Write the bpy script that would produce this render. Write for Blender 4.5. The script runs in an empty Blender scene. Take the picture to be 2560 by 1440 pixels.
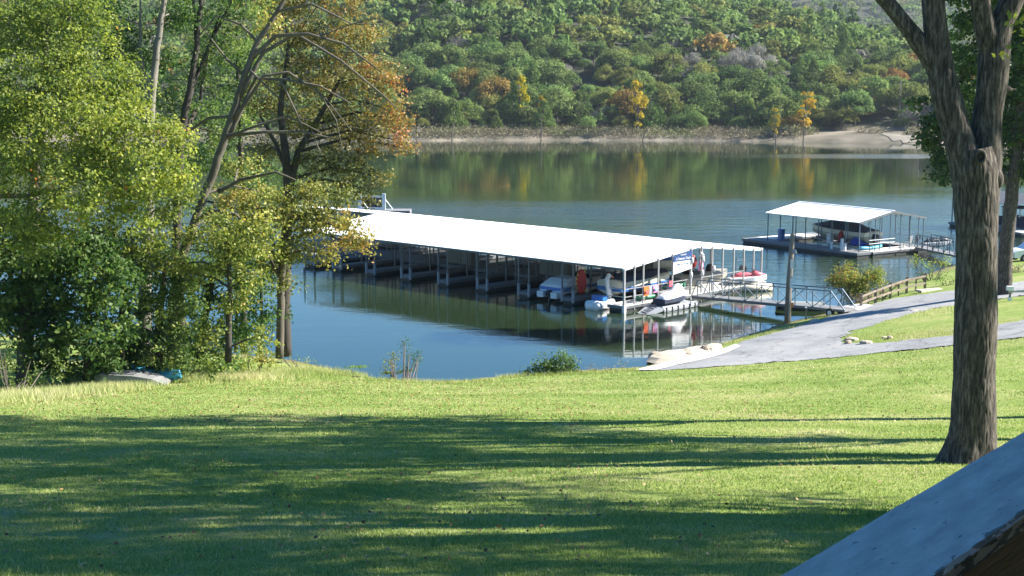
import bpy, math, random
import numpy as np
from mathutils import Vector, Matrix, noise as mnoise
R = math.radians
rng = np.random.default_rng(7)
random.seed(7)
S = bpy.context.scene
C = S.collection

# ------------------------------------------------------------------ camera, sky, sun, exposure
F = 3600.0; H = 14.8; HZ = 200.0
PITCH = math.atan((720 - HZ) / F)
cd = bpy.data.cameras.new('camera'); cam = bpy.data.objects.new('camera', cd); C.objects.link(cam)
cd.sensor_width = 36; cd.lens = 36 * F / 2560; cd.clip_start = 0.1; cd.clip_end = 6000
cam.location = (0, 0, H); cam.rotation_euler = (math.pi / 2 - PITCH, 0, 0)
S.camera = cam
SUN_EL, SUN_AZ = 36.0, 83.0            # azimuth clockwise from +Y towards +X
w = bpy.data.worlds.new('World'); S.world = w; w.use_nodes = True
nt = w.node_tree; bg = nt.nodes['Background']
sky = nt.nodes.new('ShaderNodeTexSky'); sky.sky_type = 'NISHITA'; sky.sun_disc = False
sky.sun_elevation = R(SUN_EL); sky.sun_rotation = R(SUN_AZ); sky.air_density = 1.0; sky.dust_density = 0.0; sky.ozone_density = 5.0
hsv = nt.nodes.new('ShaderNodeHueSaturation'); hsv.inputs['Saturation'].default_value = 1.28
nt.links.new(sky.outputs[0], hsv.inputs['Color']); nt.links.new(hsv.outputs[0], bg.inputs[0]); bg.inputs[1].default_value = 0.066
sd = bpy.data.lights.new('sun', 'SUN'); sun = bpy.data.objects.new('sun', sd); C.objects.link(sun)
sd.energy = 5.0; sd.angle = R(0.5); sd.color = (1.0, 0.95, 0.86)
sdir = Vector((math.sin(R(SUN_AZ)) * math.cos(R(SUN_EL)), math.cos(R(SUN_AZ)) * math.cos(R(SUN_EL)), math.sin(R(SUN_EL))))
sun.rotation_euler = sdir.to_track_quat('Z', 'Y').to_euler()
sun.location = (60, 0, 60)
vs = S.view_settings; vs.view_transform = 'Standard'; vs.look = 'None'; vs.gamma = 1; vs.exposure = 1.72
vs.use_curve_mapping = False
S.cycles.max_bounces = 8; S.cycles.transparent_max_bounces = 8; S.cycles.volume_bounces = 0

# ------------------------------------------------------------------ pixel helpers (photo 2560x1440)
cp, sp = math.cos(PITCH), math.sin(PITCH)
def P(px, py, z=None, D=None):
    u = (px - 1280) / F; v = (720 - py) / F
    d = np.array([u, cp + v * sp, -sp + v * cp])
    t = (z - H) / d[2] if z is not None else D / d[1]
    return d * t + np.array([0, 0, H])
def PX(D): return D / F                 # metres per photo pixel at distance D

# ------------------------------------------------------------------ object helpers
def tag(o, label=None, cat=None, group=None, kind=None):
    if label: o['label'] = label
    if cat: o['category'] = cat
    if group: o['group'] = group
    if kind: o['kind'] = kind
    return o
def empty(name, loc, rz=0, label=None, cat=None, group=None):
    o = bpy.data.objects.new(name, None); C.objects.link(o); o.location = loc; o.rotation_euler = (0, 0, rz)
    o.empty_display_size = 0.3
    return tag(o, label, cat, group)
def link(name, me, parent=None, loc=None, rot=None):
    o = bpy.data.objects.new(name, me); C.objects.link(o)
    if parent: o.parent = parent
    if loc is not None: o.location = loc
    if rot is not None: o.rotation_euler = rot
    return o
def np_mesh(name, V, Q, m=None, attrs=None, smooth=False):
    V = np.asarray(V, np.float32); Q = np.asarray(Q, np.int32); k = Q.shape[1]
    me = bpy.data.meshes.new(name)
    me.vertices.add(len(V)); me.vertices.foreach_set('co', V.ravel())
    me.loops.add(Q.size); me.loops.foreach_set('vertex_index', Q.ravel())
    me.polygons.add(len(Q)); me.polygons.foreach_set('loop_start', np.arange(0, Q.size, k, dtype=np.int32))
    me.update(calc_edges=True)
    if smooth: me.polygons.foreach_set('use_smooth', np.ones(len(Q), bool))
    for nme, val in (attrs or {}).items():
        a = me.attributes.new(nme, 'FLOAT', 'FACE'); a.data.foreach_set('value', np.asarray(val, np.float32))
    if m: me.materials.append(m)
    return me
class MB:
    def __init__(s): s.v = []; s.f = []
    def add(s, vs_, fs):
        n = len(s.v); s.v += [tuple(map(float, q)) for q in vs_]; s.f += [tuple(i + n for i in f) for f in fs]; return s
    def box(s, x0, x1, y0, y1, z0, z1):
        return s.add([(x0,y0,z0),(x1,y0,z0),(x1,y1,z0),(x0,y1,z0),(x0,y0,z1),(x1,y0,z1),(x1,y1,z1),(x0,y1,z1)],
                     [(0,3,2,1),(4,5,6,7),(0,1,5,4),(1,2,6,5),(2,3,7,6),(3,0,4,7)])
    def bar(s, a, b, wd=.05, h=None):
        a = Vector(a); b = Vector(b); h = h or wd; d = (b - a).normalized()
        up = Vector((0,0,1)) if abs(d.z) < .95 else Vector((0,1,0))
        x = d.cross(up).normalized() * wd / 2; y = x.cross(d).normalized() * h / 2
        return s.add([a-x-y,a+x-y,a+x+y,a-x+y,b-x-y,b+x-y,b+x+y,b-x+y],
                     [(0,1,2,3),(7,6,5,4),(0,4,5,1),(1,5,6,2),(2,6,7,3),(3,7,4,0)])
    def tube(s, path, rad, n=6, cap=True):
        path = [Vector(p) for p in path]
        if not hasattr(rad, '__len__'): rad = [rad] * len(path)
        base = len(s.v); ref = Vector((.3,.2,1)).normalized(); fs = []
        for i, p in enumerate(path):
            d = (path[min(i+1, len(path)-1)] - path[max(i-1, 0)]).normalized()
            if abs(d.dot(ref)) > .97: ref = Vector((1,.1,.2)).normalized()
            x = d.cross(ref).normalized(); y = d.cross(x)
            for k in range(n):
                a = 2 * math.pi * k / n; q = p + (x * math.cos(a) + y * math.sin(a)) * rad[i]
                s.v.append(tuple(q))
        for i in range(len(path)-1):
            for k in range(n):
                a = base + i*n + k; b = base + i*n + (k+1) % n; fs.append((a, b, b+n, a+n))
        if cap: fs.append(tuple(base + k for k in reversed(range(n)))); fs.append(tuple(base + (len(path)-1)*n + k for k in range(n)))
        s.f += fs; return s
    def loft(s, rings, close=True, caps=True):
        n = len(rings[0]); base = len(s.v)
        for r_ in rings: s.v += [tuple(map(float, q)) for q in r_]
        for i in range(len(rings)-1):
            for k in range(n if close else n-1):
                a = base + i*n + k; b = base + i*n + (k+1) % n; s.f.append((a, b, b+n, a+n))
        if caps and close:
            s.f.append(tuple(base + k for k in reversed(range(n)))); s.f.append(tuple(base + (len(rings)-1)*n + k for k in range(n)))
        return s
    def ball(s, c, r, n=10, m=6):
        if not hasattr(r, '__len__'): r = (r, r, r)
        rings = []
        for i in range(m+1):
            t = math.pi * (i + .02) / (m + .04) - math.pi/2
            rings.append([(c[0]+r[0]*math.cos(t)*math.cos(2*math.pi*k/n), c[1]+r[1]*math.cos(t)*math.sin(2*math.pi*k/n), c[2]+r[2]*math.sin(t)) for k in range(n)])
        return s.loft(rings)
    def mesh(s, name, m=None, smooth=False, bevel=0):
        me = bpy.data.meshes.new(name); me.from_pydata(s.v, [], s.f); me.update()
        if smooth:
            me.polygons.foreach_set('use_smooth', [True]*len(me.polygons))
        if m: me.materials.append(m)
        return me
    def build(s, name, m=None, parent=None, smooth=False, loc=None, rot=None):
        return link(name, s.mesh(name, m, smooth), parent, loc, rot)

# ------------------------------------------------------------------ materials
def new_mat(name):
    m = bpy.data.materials.new(name); m.use_nodes = True
    return m, m.node_tree, m.node_tree.nodes['Principled BSDF']
def N(t, kind, **kw):
    n = t.nodes.new(kind)
    for k, v in kw.items():
        if k in ('scale','detail','roughness'):
            n.inputs[k.capitalize()].default_value = v
        else: setattr(n, k, v)
    return n
def ramp(t, stops):
    r = t.nodes.new('ShaderNodeValToRGB'); e = r.color_ramp.elements
    while len(e) < len(stops): e.new(.5)
    for i, (p_, c_) in enumerate(stops): e[i].position = p_; e[i].color = (*c_, 1)
    return r
def mat(name, col, rough=.6, var=.18, scale=2.5, metal=0, bump=0, bscale=20, stretch=(1,1,1), spec=.5):
    m, t, b = new_mat(name)
    tc = N(t, 'ShaderNodeTexCoord'); mp = N(t, 'ShaderNodeMapping'); mp.inputs['Scale'].default_value = stretch
    t.links.new(tc.outputs['Object'], mp.inputs[0])
    n = N(t, 'ShaderNodeTexNoise', scale=scale, detail=6, roughness=.65); t.links.new(mp.outputs[0], n.inputs[0])
    r = ramp(t, [(.3, tuple(c*(1-var) for c in col)), (.7, tuple(min(1, c*(1+var)) for c in col))])
    t.links.new(n.outputs[0], r.inputs[0]); t.links.new(r.outputs[0], b.inputs['Base Color'])
    b.inputs['Roughness'].default_value = rough; b.inputs['Metallic'].default_value = metal
    b.inputs['Specular IOR Level'].default_value = spec
    if bump:
        n2 = N(t, 'ShaderNodeTexNoise', scale=bscale, detail=5); t.links.new(mp.outputs[0], n2.inputs[0])
        bp = N(t, 'ShaderNodeBump'); bp.inputs['Strength'].default_value = bump; bp.inputs['Distance'].default_value = .02
        t.links.new(n2.outputs[0], bp.inputs['Height']); t.links.new(bp.outputs[0], b.inputs['Normal'])
    return m
def leaf_mat(name, stops, rough=.55, trans=.35, hue=.06, spec=.3):
    """leaf colour from the per-leaf 'tint' value; each tree shifts a little by its own random number"""
    m, t, b = new_mat(name)
    at = N(t, 'ShaderNodeAttribute', attribute_name='tint'); r = ramp(t, stops); t.links.new(at.outputs['Fac'], r.inputs[0])
    at2 = N(t, 'ShaderNodeAttribute', attribute_name='tree'); oi = N(t, 'ShaderNodeObjectInfo')
    ad = N(t, 'ShaderNodeMath', operation='ADD'); t.links.new(at2.outputs['Fac'], ad.inputs[0]); t.links.new(oi.outputs['Random'], ad.inputs[1])
    fr = N(t, 'ShaderNodeMath', operation='FRACT'); t.links.new(ad.outputs[0], fr.inputs[0])
    hs = N(t, 'ShaderNodeHueSaturation'); t.links.new(r.outputs[0], hs.inputs['Color'])
    mr = N(t, 'ShaderNodeMapRange'); mr.inputs[3].default_value = .5 - hue; mr.inputs[4].default_value = .5 + hue*.6
    t.links.new(fr.outputs[0], mr.inputs[0]); t.links.new(mr.outputs[0], hs.inputs['Hue'])
    m2 = N(t, 'ShaderNodeMath', operation='MULTIPLY'); m2.inputs[1].default_value = 7.31; t.links.new(fr.outputs[0], m2.inputs[0])
    f2 = N(t, 'ShaderNodeMath', operation='FRACT'); t.links.new(m2.outputs[0], f2.inputs[0])
    mv = N(t, 'ShaderNodeMapRange'); mv.inputs[3].default_value = .75; mv.inputs[4].default_value = 1.3
    t.links.new(f2.outputs[0], mv.inputs[0]); t.links.new(mv.outputs[0], hs.inputs['Value'])
    t.links.new(hs.outputs[0], b.inputs['Base Color']); b.inputs['Roughness'].default_value = rough
    b.inputs['Specular IOR Level'].default_value = spec
    tr = N(t, 'ShaderNodeBsdfTranslucent'); mx = N(t, 'ShaderNodeMixShader'); mx.inputs[0].default_value = trans
    br = N(t, 'ShaderNodeHueSaturation'); br.inputs['Value'].default_value = 1.4; br.inputs['Saturation'].default_value = 1.1
    t.links.new(hs.outputs[0], br.inputs['Color']); t.links.new(br.outputs[0], tr.inputs[0])
    t.links.new(b.outputs[0], mx.inputs[1]); t.links.new(tr.outputs[0], mx.inputs[2])
    t.links.new(mx.outputs[0], t.nodes['Material Output'].inputs[0])
    return m
M = {}
M['roof'] = mat('white_roof_metal', (.84,.85,.86), .45, .03, 1.5)
M['white'] = mat('white_paint', (.75,.75,.74), .5, .06, 3)
M['steel'] = mat('grey_steel_post', (.14,.15,.16), .5, .2, 2, .3)
M['steel_blue'] = mat('blue_grey_steel', (.09,.13,.17), .5, .2, 2, .3)
M['deck'] = mat('weathered_decking', (.19,.19,.19), .8, .2, 1.2, bump=.3, stretch=(1,6,1))
M['deck_light'] = mat('pale_decking', (.62,.59,.54), .8, .15, 1.2, bump=.3)
M['float'] = mat('black_float', (.018,.019,.021), .6, .3, 1.5)
M['dark'] = mat('black_plastic', (.015,.016,.02), .45, .3, 3)
M['navy'] = mat('navy_canvas', (.02,.03,.06), .8, .3, 3)
M['gel_white'] = mat('white_gelcoat', (.72,.73,.74), .25, .04, 2)
M['gel_blue'] = mat('blue_gelcoat', (.03,.14,.42), .25, .1, 2)
M['gel_cream'] = mat('cream_gelcoat', (.62,.57,.45), .4, .08, 2)
M['gel_tan'] = mat('tan_hull_paint', (.32,.29,.22), .45, .2, 2)
M['red'] = mat('red_vinyl', (.50,.02,.02), .45, .12, 3)
M['darkred'] = mat('dark_red_vinyl', (.30,.02,.02), .5, .2, 3)
M['pink'] = mat('pink_red_vinyl', (.60,.12,.15), .4, .1, 3)
M['yellow'] = mat('yellow_print', (.75,.55,.06), .5, .1, 3)
M['orange'] = mat('orange_fabric', (.85,.16,.03), .8, .15, 4)
M['green_p'] = mat('green_plastic', (.02,.16,.09), .45, .15, 3)
M['blue_tarp'] = mat('blue_tarp', (.01,.05,.33), .5, .2, 3, bump=.6, bscale=5)
M['cyan'] = mat('cyan_plastic', (.10,.45,.65), .45, .1, 3)
M['pinkcloth'] = mat('pink_towel', (.80,.30,.50), .9, .1, 5)
M['bluecloth'] = mat('blue_towel', (.15,.40,.75), .9, .1, 5)
M['greycloth'] = mat('grey_towel', (.30,.31,.34), .9, .1, 5)
M['cover'] = mat('white_boat_cover', (.78,.77,.78), .75, .05, 2, bump=.6, bscale=4)
M['jongrey'] = mat('oxidised_hull', (.17,.17,.17), .7, .25, 2)
M['liftgrey'] = mat('grey_lift_plastic', (.28,.30,.32), .6, .12, 2)
M['lockergrey'] = mat('grey_green_locker', (.22,.23,.21), .6, .12, 1)
M['alu'] = mat('dull_aluminium', (.34,.34,.34), .45, .12, 2, .3)
M['sign_blue'] = mat('blue_sign_print', (.015,.05,.17), .5, .05, 2)
M['beak'] = mat('orange_beak', (.85,.25,.05), .5, .05, 2)
M['wood'] = mat('weathered_wood', (.20,.16,.12), .85, .35, 1.5, bump=.5, stretch=(1,1,.3))
M['polewood'] = mat('grey_pole_wood', (.24,.19,.14), .85, .3, 2, bump=.5, stretch=(3,3,.3))
M['tyre'] = mat('tyre_rubber', (.02,.02,.02), .8, .2, 3)
M['rock'] = mat('pale_sandstone', (.42,.36,.28), .85, .25, 1.2, bump=.8, bscale=4)
M['rockdark'] = mat('brown_stone', (.28,.22,.16), .85, .3, 1.5, bump=.8, bscale=4)
M['concrete'] = mat('pale_concrete', (.58,.55,.50), .85, .15, .8, bump=.4)
M['carwhite'] = mat('car_white_paint', (.7,.71,.72), .2, .03, 2)
M['glass'] = mat('dark_glass', (.02,.025,.03), .08, .1, 2)
M['kayak_orange'] = mat('orange_plastic', (.9,.22,.02), .4, .1, 2)
M['bluegreyroof'] = mat('blue_grey_shingles', (.16,.20,.26), .8, .15, 1)
M['housewhite'] = mat('white_siding', (.7,.7,.68), .6, .06, 1)

# ------------------------------------------------------------------ noise in numpy
def vnoise(x, y, seed=0):
    xi = np.floor(x).astype(np.int64); yi = np.floor(y).astype(np.int64); xf = x - xi; yf = y - yi
    def h(a, b):
        n = (a * 374761393 + b * 668265263 + seed * 974711) & 0x7fffffff
        n = ((n ^ (n >> 13)) * 1274126177) & 0x7fffffff
        return ((n ^ (n >> 16)) & 0xffff) / 65535.0
    u = xf*xf*(3-2*xf); v = yf*yf*(3-2*yf)
    return (h(xi,yi)*(1-u)+h(xi+1,yi)*u)*(1-v)+(h(xi,yi+1)*(1-u)+h(xi+1,yi+1)*u)*v
def fbm(x, y, seed=0, o=4):
    s = 0; a = .5; k = 1.0
    for i in range(o): s = s + a * vnoise(x*k, y*k, seed+i); a *= .5; k *= 2
    return s

# ------------------------------------------------------------------ near ground: heights from known points
shore_px = [(730,900),(820,922),(930,945),(1100,955),(1300,937),(1450,925),(1600,918),(1700,893),(1800,860),(1900,828),(1980,803),(2060,785),(2130,760),(2200,722),(2300,690),(2420,652),(2560,620)]
SH = [tuple(P(x, y, z=0)[:2]) for x, y in shore_px]
SH = [(-75,96),(-50,90),(-32,84),(-22,80),(-15.5,77.5)] + SH + [(58,138),(75,146),(100,158)]
SHn = np.array(SH)
def shore_dist(X, Y):
    """signed distance to the shoreline, positive on the land side"""
    X = np.asarray(X, float); Y = np.asarray(Y, float); best = np.full(X.shape, 1e9); sg = np.ones(X.shape)
    for i in range(len(SHn)-1):
        a = SHn[i]; b = SHn[i+1]; d = b - a; L2 = d @ d
        t = np.clip(((X-a[0])*d[0] + (Y-a[1])*d[1]) / L2, 0, 1)
        dx = X - a[0] - t*d[0]; dy = Y - a[1] - t*d[1]; q = np.hypot(dx, dy); cr = d[0]*dy - d[1]*dx
        m_ = q < best; best = np.where(m_, q, best); sg = np.where(m_, np.where(cr < 0, 1., -1.), sg)
    return best * sg
cps = []
for px, py, D in [(-600,1440,11.8),(0,1440,11.8),(1280,1440,11.8),(2200,1440,11.8),(3200,1440,11.9),
    (-400,1250,17.0),(0,1250,17.0),(1280,1250,17.0),(2200,1250,17.2),(3000,1250,17.3),
    (-300,1150,23.2),(300,1150,23.2),(1280,1152,23.2),(2430,1156,23.0),(2900,1160,23.2),
    (-200,1050,35.5),(640,1050,36),(1280,1050,36),(1900,1050,35.5),(2500,1062,33.5),(2900,1070,33),
    (0,998,46),(640,987,49),(1280,986,49.5),(1900,980,49),(2500,960,46),(2900,950,46),
    (640,960,58),(1280,962,58),(1900,935,58),(2500,900,55),(-300,985,50),
    (100,978,56),(350,958,61),(500,945,65),(640,930,69),(760,918,71.5),(900,945,67),(1100,958,65),(1300,943,68),(1500,932,70),
    (1950,905,68.5),(1790,896,71),(2380,865,64.5),(2560,842,63),(2900,820,62),(2120,795,83),(1950,845,77),(2120,850,74.5),(2390,730,90),(2300,812,76),
    (2400,835,70),(2560,800,71),(2400,768,82.5),(2510,735,86),(2560,700,96),(2560,665,108),(2900,700,90),(2900,650,110),(2250,750,91),(2000,810,84.5)]:
    q = P(px, py, D=D); cps.append(tuple(q))
cps += [(-20,0,12.6),(0,0,12.6),(20,0,12.6),(0,-15,13.6),(30,-15,13.6),(-30,-15,13.6),(-40,20,9.4),(-40,45,4.8),(-35,62,1.9),(-60,62,2.4),(-60,20,9.4),(-25,70,1.0),(-45,75,1.2),(-70,80,1.2),
        (45,20,9.2),(45,45,5.0),(45,70,3.2),(45,95,2.2),(70,45,6),(70,80,4),(70,110,3),(90,130,2.0),(95,60,6)]
for (x, y) in SH[::1]: cps.append((x, y, 0.0))
for i in range(0, len(SH)-1, 1):
    a = np.array(SH[i]); b = np.array(SH[i+1]); d = b - a; n_ = np.array([-d[1], d[0]]) / np.hypot(*d); mid = (a+b)/2
    for off in (5, 14): q = mid + n_*off; cps.append((q[0], q[1], -.16*off))
cps = np.array(cps)
def rbf_fit(c):
    x = c[:, :2] / 30.; d = np.linalg.norm(x[:,None]-x[None], axis=2); K = np.where(d > 0, d*d*np.log(d+1e-12), 0)
    n = len(c); K = K + np.eye(n)*2e-3; Pm = np.c_[np.ones(n), x]
    A = np.block([[K, Pm], [Pm.T, np.zeros((3,3))]]); s = np.linalg.solve(A, np.r_[c[:,2], 0,0,0]); return x, s
_rx, _rs = rbf_fit(cps)
def gz0(X, Y):
    X = np.atleast_1d(np.asarray(X, float)); Y = np.atleast_1d(np.asarray(Y, float)); sh = X.shape
    q = np.c_[X.ravel(), Y.ravel()] / 30.; out = np.zeros(len(q)); n = len(_rx)
    for i in range(0, len(q), 20000):
        qq = q[i:i+20000]; d = np.linalg.norm(qq[:,None]-_rx[None], axis=2)
        out[i:i+20000] = np.where(d > 0, d*d*np.log(d+1e-12), 0) @ _rs[:n] + _rs[n] + qq @ _rs[n+1:]
    return out.reshape(sh)
def inpoly(X, Y, poly):
    X = np.asarray(X); Y = np.asarray(Y); r = np.zeros(X.shape, bool); n = len(poly)
    for i in range(n):
        x0, y0 = poly[i]; x1, y1 = poly[(i+1) % n]
        c = ((y0 > Y) != (y1 > Y)) & (X < (x1-x0)*(Y-y0)/(y1-y0+1e-12)+x0); r ^= c
    return r
# ground point under a photo pixel
def G(px, py, D0=None):
    lo, hi = (6., 140.)
    if D0: lo, hi = D0-14, D0+14
    Ds = np.linspace(lo, hi, 900); pts = np.array([P(px, py, D=d) for d in Ds]); g = gz0(pts[:,0], pts[:,1])
    h = pts[:,2] - g; k = np.where(h <= 0)[0]
    k = k[0] if len(k) else int(np.argmin(np.abs(h)))
    q = pts[k]; return np.array([q[0], q[1], g[k]])

# road outlines drawn on the ground plan
road_lo = [(1592,924),(1660,906),(1740,886),(1800,876),(1838,862),(1880,848),(1960,826),(2030,806),(2100,786),(2170,764),(2230,748),(2300,738),(2390,726),(2600,700),(2600,735),(2480,752),(2390,764),(2330,772),(2270,788),(2200,808),(2130,828),(2108,846),
           (2130,858),(2200,858),(2300,848),(2380,838),(2460,820),(2560,800),(2700,786),(2700,824),(2560,844),(2380,864),(2200,882),(2080,894),(1950,905),(1850,913),(1740,921),(1660,926),(1600,928)]
def G2(px, py):                         # for road corners use smoothed local plane so occlusion cannot jump
    return G(px, py)[:2]
def Gnear(px, py):
    Ds = np.linspace(55, 120, 800); pts = np.array([P(px, py, D=d) for d in Ds]); g = gz0(pts[:,0], pts[:,1]); h = np.abs(pts[:,2]-g)
    k = int(np.argmin(h)); return (pts[k,0], pts[k,1])
road_poly = [Gnear(*q) for q in road_lo]

def grid(x0, x1, y0, y1, st, zf, keep=None):
    xs = np.arange(x0, x1+1e-6, st); ys = np.arange(y0, y1+1e-6, st); X, Y = np.meshgrid(xs, ys)
    Z = zf(X, Y); V = np.c_[X.ravel(), Y.ravel(), Z.ravel()]; nx = len(xs); ny = len(ys)
    I = (np.arange(ny-1)[:,None]*nx + np.arange(nx-1)[None]).ravel(); Q = np.c_[I, I+1, I+nx+1, I+nx]
    if keep is not None:
        kk = keep(V[Q].mean(1)[:,0], V[Q].mean(1)[:,1]); Q = Q[kk]
        u, inv = np.unique(Q, return_inverse=True); V = V[u]; Q = inv.reshape(Q.shape)
    return V, Q
def micro(X, Y): return (fbm(X*.7, Y*.7, 3)-.5)*.06 + (fbm(X*.16, Y*.16, 5)-.5)*.12
def shrink_mask(X, Y, poly, e=.35):
    m_ = inpoly(X, Y, poly)
    for dx, dy in ((e,0),(-e,0),(0,e),(0,-e)): m_ = m_ & inpoly(X+dx, Y+dy, poly)
    return m_
def gz(X, Y):
    z = gz0(X, Y); sdv = shore_dist(X, Y); land = np.clip(sdv/2, 0, 1)
    z = z + micro(X, Y)*land
    z = np.where(sdv < 0, np.minimum(z, -.02+.1*sdv), z)
    z = np.where((sdv > .4) & (z < .12), .12, z)
    rd = shrink_mask(X, Y, road_poly); z = np.where(rd, z - .13, z)
    return z
def g1(x, y): return float(gz(np.array([x]), np.array([y]))[0])

# ground material : mown lawn with dry patches, dusty / muddy towards the water
m, t, b = new_mat('lawn_ground')
tc = N(t, 'ShaderNodeTexCoord')
n1 = N(t, 'ShaderNodeTexNoise', scale=.22, detail=5, roughness=.6); n2 = N(t, 'ShaderNodeTexNoise', scale=2.2, detail=7, roughness=.7); n3 = N(t, 'ShaderNodeTexNoise', scale=30, detail=4, roughness=.7)
for n_ in (n1, n2, n3): t.links.new(tc.outputs['Object'], n_.inputs[0])
ra = ramp(t, [(.34,(.13,.20,.035)), (.47,(.20,.27,.06)), (.56,(.28,.31,.10)), (.68,(.38,.33,.18))])
mixn = N(t, 'ShaderNodeMath', operation='MULTIPLY_ADD'); mixn.inputs[1].default_value = .45
t.links.new(n2.outputs[0], mixn.inputs[0])
h2 = N(t, 'ShaderNodeMath', operation='MULTIPLY'); h2.inputs[1].default_value = .55; t.links.new(n1.outputs[0], h2.inputs[0]); t.links.new(h2.outputs[0], mixn.inputs[2])
t.links.new(mixn.outputs[0], ra.inputs[0])
rb = ramp(t, [(.3,(.62,.62,.62)), (.75,(1.35,1.35,1.3))]); t.links.new(n3.outputs[0], rb.inputs[0])
mm = N(t, 'ShaderNodeMix', data_type='RGBA', blend_type='MULTIPLY'); mm.inputs[0].default_value = 1
t.links.new(ra.outputs[0], mm.inputs[6]); t.links.new(rb.outputs[0], mm.inputs[7])
sx = N(t, 'ShaderNodeSeparateXYZ'); t.links.new(tc.outputs['Object'], sx.inputs[0])
mz = N(t, 'ShaderNodeMapRange'); mz.inputs[1].default_value = .25; mz.inputs[2].default_value = .02; t.links.new(sx.outputs[2], mz.inputs[0])
mud = N(t, 'ShaderNodeMix', data_type='RGBA'); t.links.new(mz.outputs[0], mud.inputs[0]); t.links.new(mm.outputs[2], mud.inputs[6]); mud.inputs[7].default_value = (.15,.11,.065,1)
t.links.new(mud.outputs[2], b.inputs['Base Color']); b.inputs['Roughness'].default_value = .9; b.inputs['Specular IOR Level'].default_value = .15
bp = N(t, 'ShaderNodeBump'); bp.inputs['Strength'].default_value = .8; bp.inputs['Distance'].default_value = .05
t.links.new(n3.outputs[0], bp.inputs['Height']); t.links.new(bp.outputs[0], b.inputs['Normal'])
M['lawn'] = m
V, Q = grid(-80, 100, -16, 165, .6, gz, keep=lambda x, y: shore_dist(x, y) > -16)
tag(link('lawn', np_mesh('lawn', V, Q, M['lawn'], smooth=True)), kind='structure')

# asphalt lane and ramp
def road_z(X, Y): return gz0(X, Y) + .025
m, t, b = new_mat('worn_asphalt'); tc = N(t, 'ShaderNodeTexCoord')
n1 = N(t, 'ShaderNodeTexNoise', scale=.35, detail=8, roughness=.7); n2 = N(t, 'ShaderNodeTexNoise', scale=22, detail=4); vo = N(t, 'ShaderNodeTexVoronoi', feature='DISTANCE_TO_EDGE'); vo.inputs['Scale'].default_value = .38
nd = N(t, 'ShaderNodeTexNoise', scale=1.2, detail=5); t.links.new(tc.outputs['Object'], nd.inputs[0]); va = N(t, 'ShaderNodeVectorMath', operation='MULTIPLY_ADD'); va.inputs[1].default_value = (1.6,1.6,0); t.links.new(nd.outputs['Color'], va.inputs[0]); t.links.new(tc.outputs['Object'], va.inputs[2]); t.links.new(va.outputs[0], vo.inputs[0])
for n_ in (n1, n2): t.links.new(tc.outputs['Object'], n_.inputs[0])
r1 = ramp(t, [(.3,(.17,.17,.17)), (.5,(.25,.25,.25)), (.66,(.31,.30,.28))]); t.links.new(n1.outputs[0], r1.inputs[0]); r2 = ramp(t, [(.35,(.72,.72,.72)), (.65,(1.2,1.2,1.2))]); t.links.new(n2.outputs[0], r2.inputs[0]); r3 = ramp(t, [(.0,(.35,.33,.3)), (.02,(1,1,1))]); t.links.new(vo.outputs['Distance'], r3.inputs[0])
m1 = N(t, 'ShaderNodeMix', data_type='RGBA', blend_type='MULTIPLY'); m1.inputs[0].default_value = 1; t.links.new(r1.outputs[0], m1.inputs[6]); t.links.new(r2.outputs[0], m1.inputs[7])
m2 = N(t, 'ShaderNodeMix', data_type='RGBA', blend_type='MULTIPLY'); m2.inputs[0].default_value = .8; t.links.new(m1.outputs[2], m2.inputs[6]); t.links.new(r3.outputs[0], m2.inputs[7]); t.links.new(m2.outputs[2], b.inputs['Base Color']); b.inputs['Roughness'].default_value = .9
bp = N(t, 'ShaderNodeBump'); bp.inputs['Strength'].default_value = .5; bp.inputs['Distance'].default_value = .02; t.links.new(n2.outputs[0], bp.inputs['Height']); t.links.new(bp.outputs[0], b.inputs['Normal']); M['asphalt'] = m
V, Q = grid(2, 62, 60, 112, .2, road_z, keep=lambda x, y: inpoly(x+(fbm(x*1.3,y*1.3,91)-.47)*.9, y+(fbm(x*1.3,y*1.3,92)-.47)*1.2, road_poly))
tag(link('boat_ramp_road', np_mesh('boat_ramp_road', V, Q, M['asphalt'], smooth=True)), kind='structure')
# pale concrete lip along the water side of the ramp
lip = [(1585,927),(1660,906),(1740,886),(1800,876),(1838,862),(1850,868),(1812,885),(1760,900),(1690,914),(1640,927)]
lipp = [Gnear(*q) for q in lip]
V, Q = grid(4, 18, 66, 84, .12, lambda X, Y: gz0(X, Y) + .05, keep=lambda x, y: inpoly(x, y, lipp))
tag(link('concrete_ramp_edge', np_mesh('concrete_ramp_edge', V, Q, M['concrete'], smooth=True)), kind='structure')

# water
m, t, b = new_mat('lake_water')
tc = N(t, 'ShaderNodeTexCoord')
def wn(scale, st, det=4):
    mp = N(t, 'ShaderNodeMapping'); mp.inputs['Scale'].default_value = st; t.links.new(tc.outputs['Object'], mp.inputs[0])
    n_ = N(t, 'ShaderNodeTexNoise', scale=scale, detail=det, roughness=.55); t.links.new(mp.outputs[0], n_.inputs[0]); return n_
a1 = wn(2.2, (.55,1.0,1)); a2 = wn(.5, (.5,1.2,1)); msk = wn(.018, (.35,1.6,1), 3)
mr = N(t, 'ShaderNodeMapRange'); mr.inputs[1].default_value = .42; mr.inputs[2].default_value = .62; mr.inputs[3].default_value = .25; mr.inputs[4].default_value = 1.0
t.links.new(msk.outputs[0], mr.inputs[0])
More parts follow.
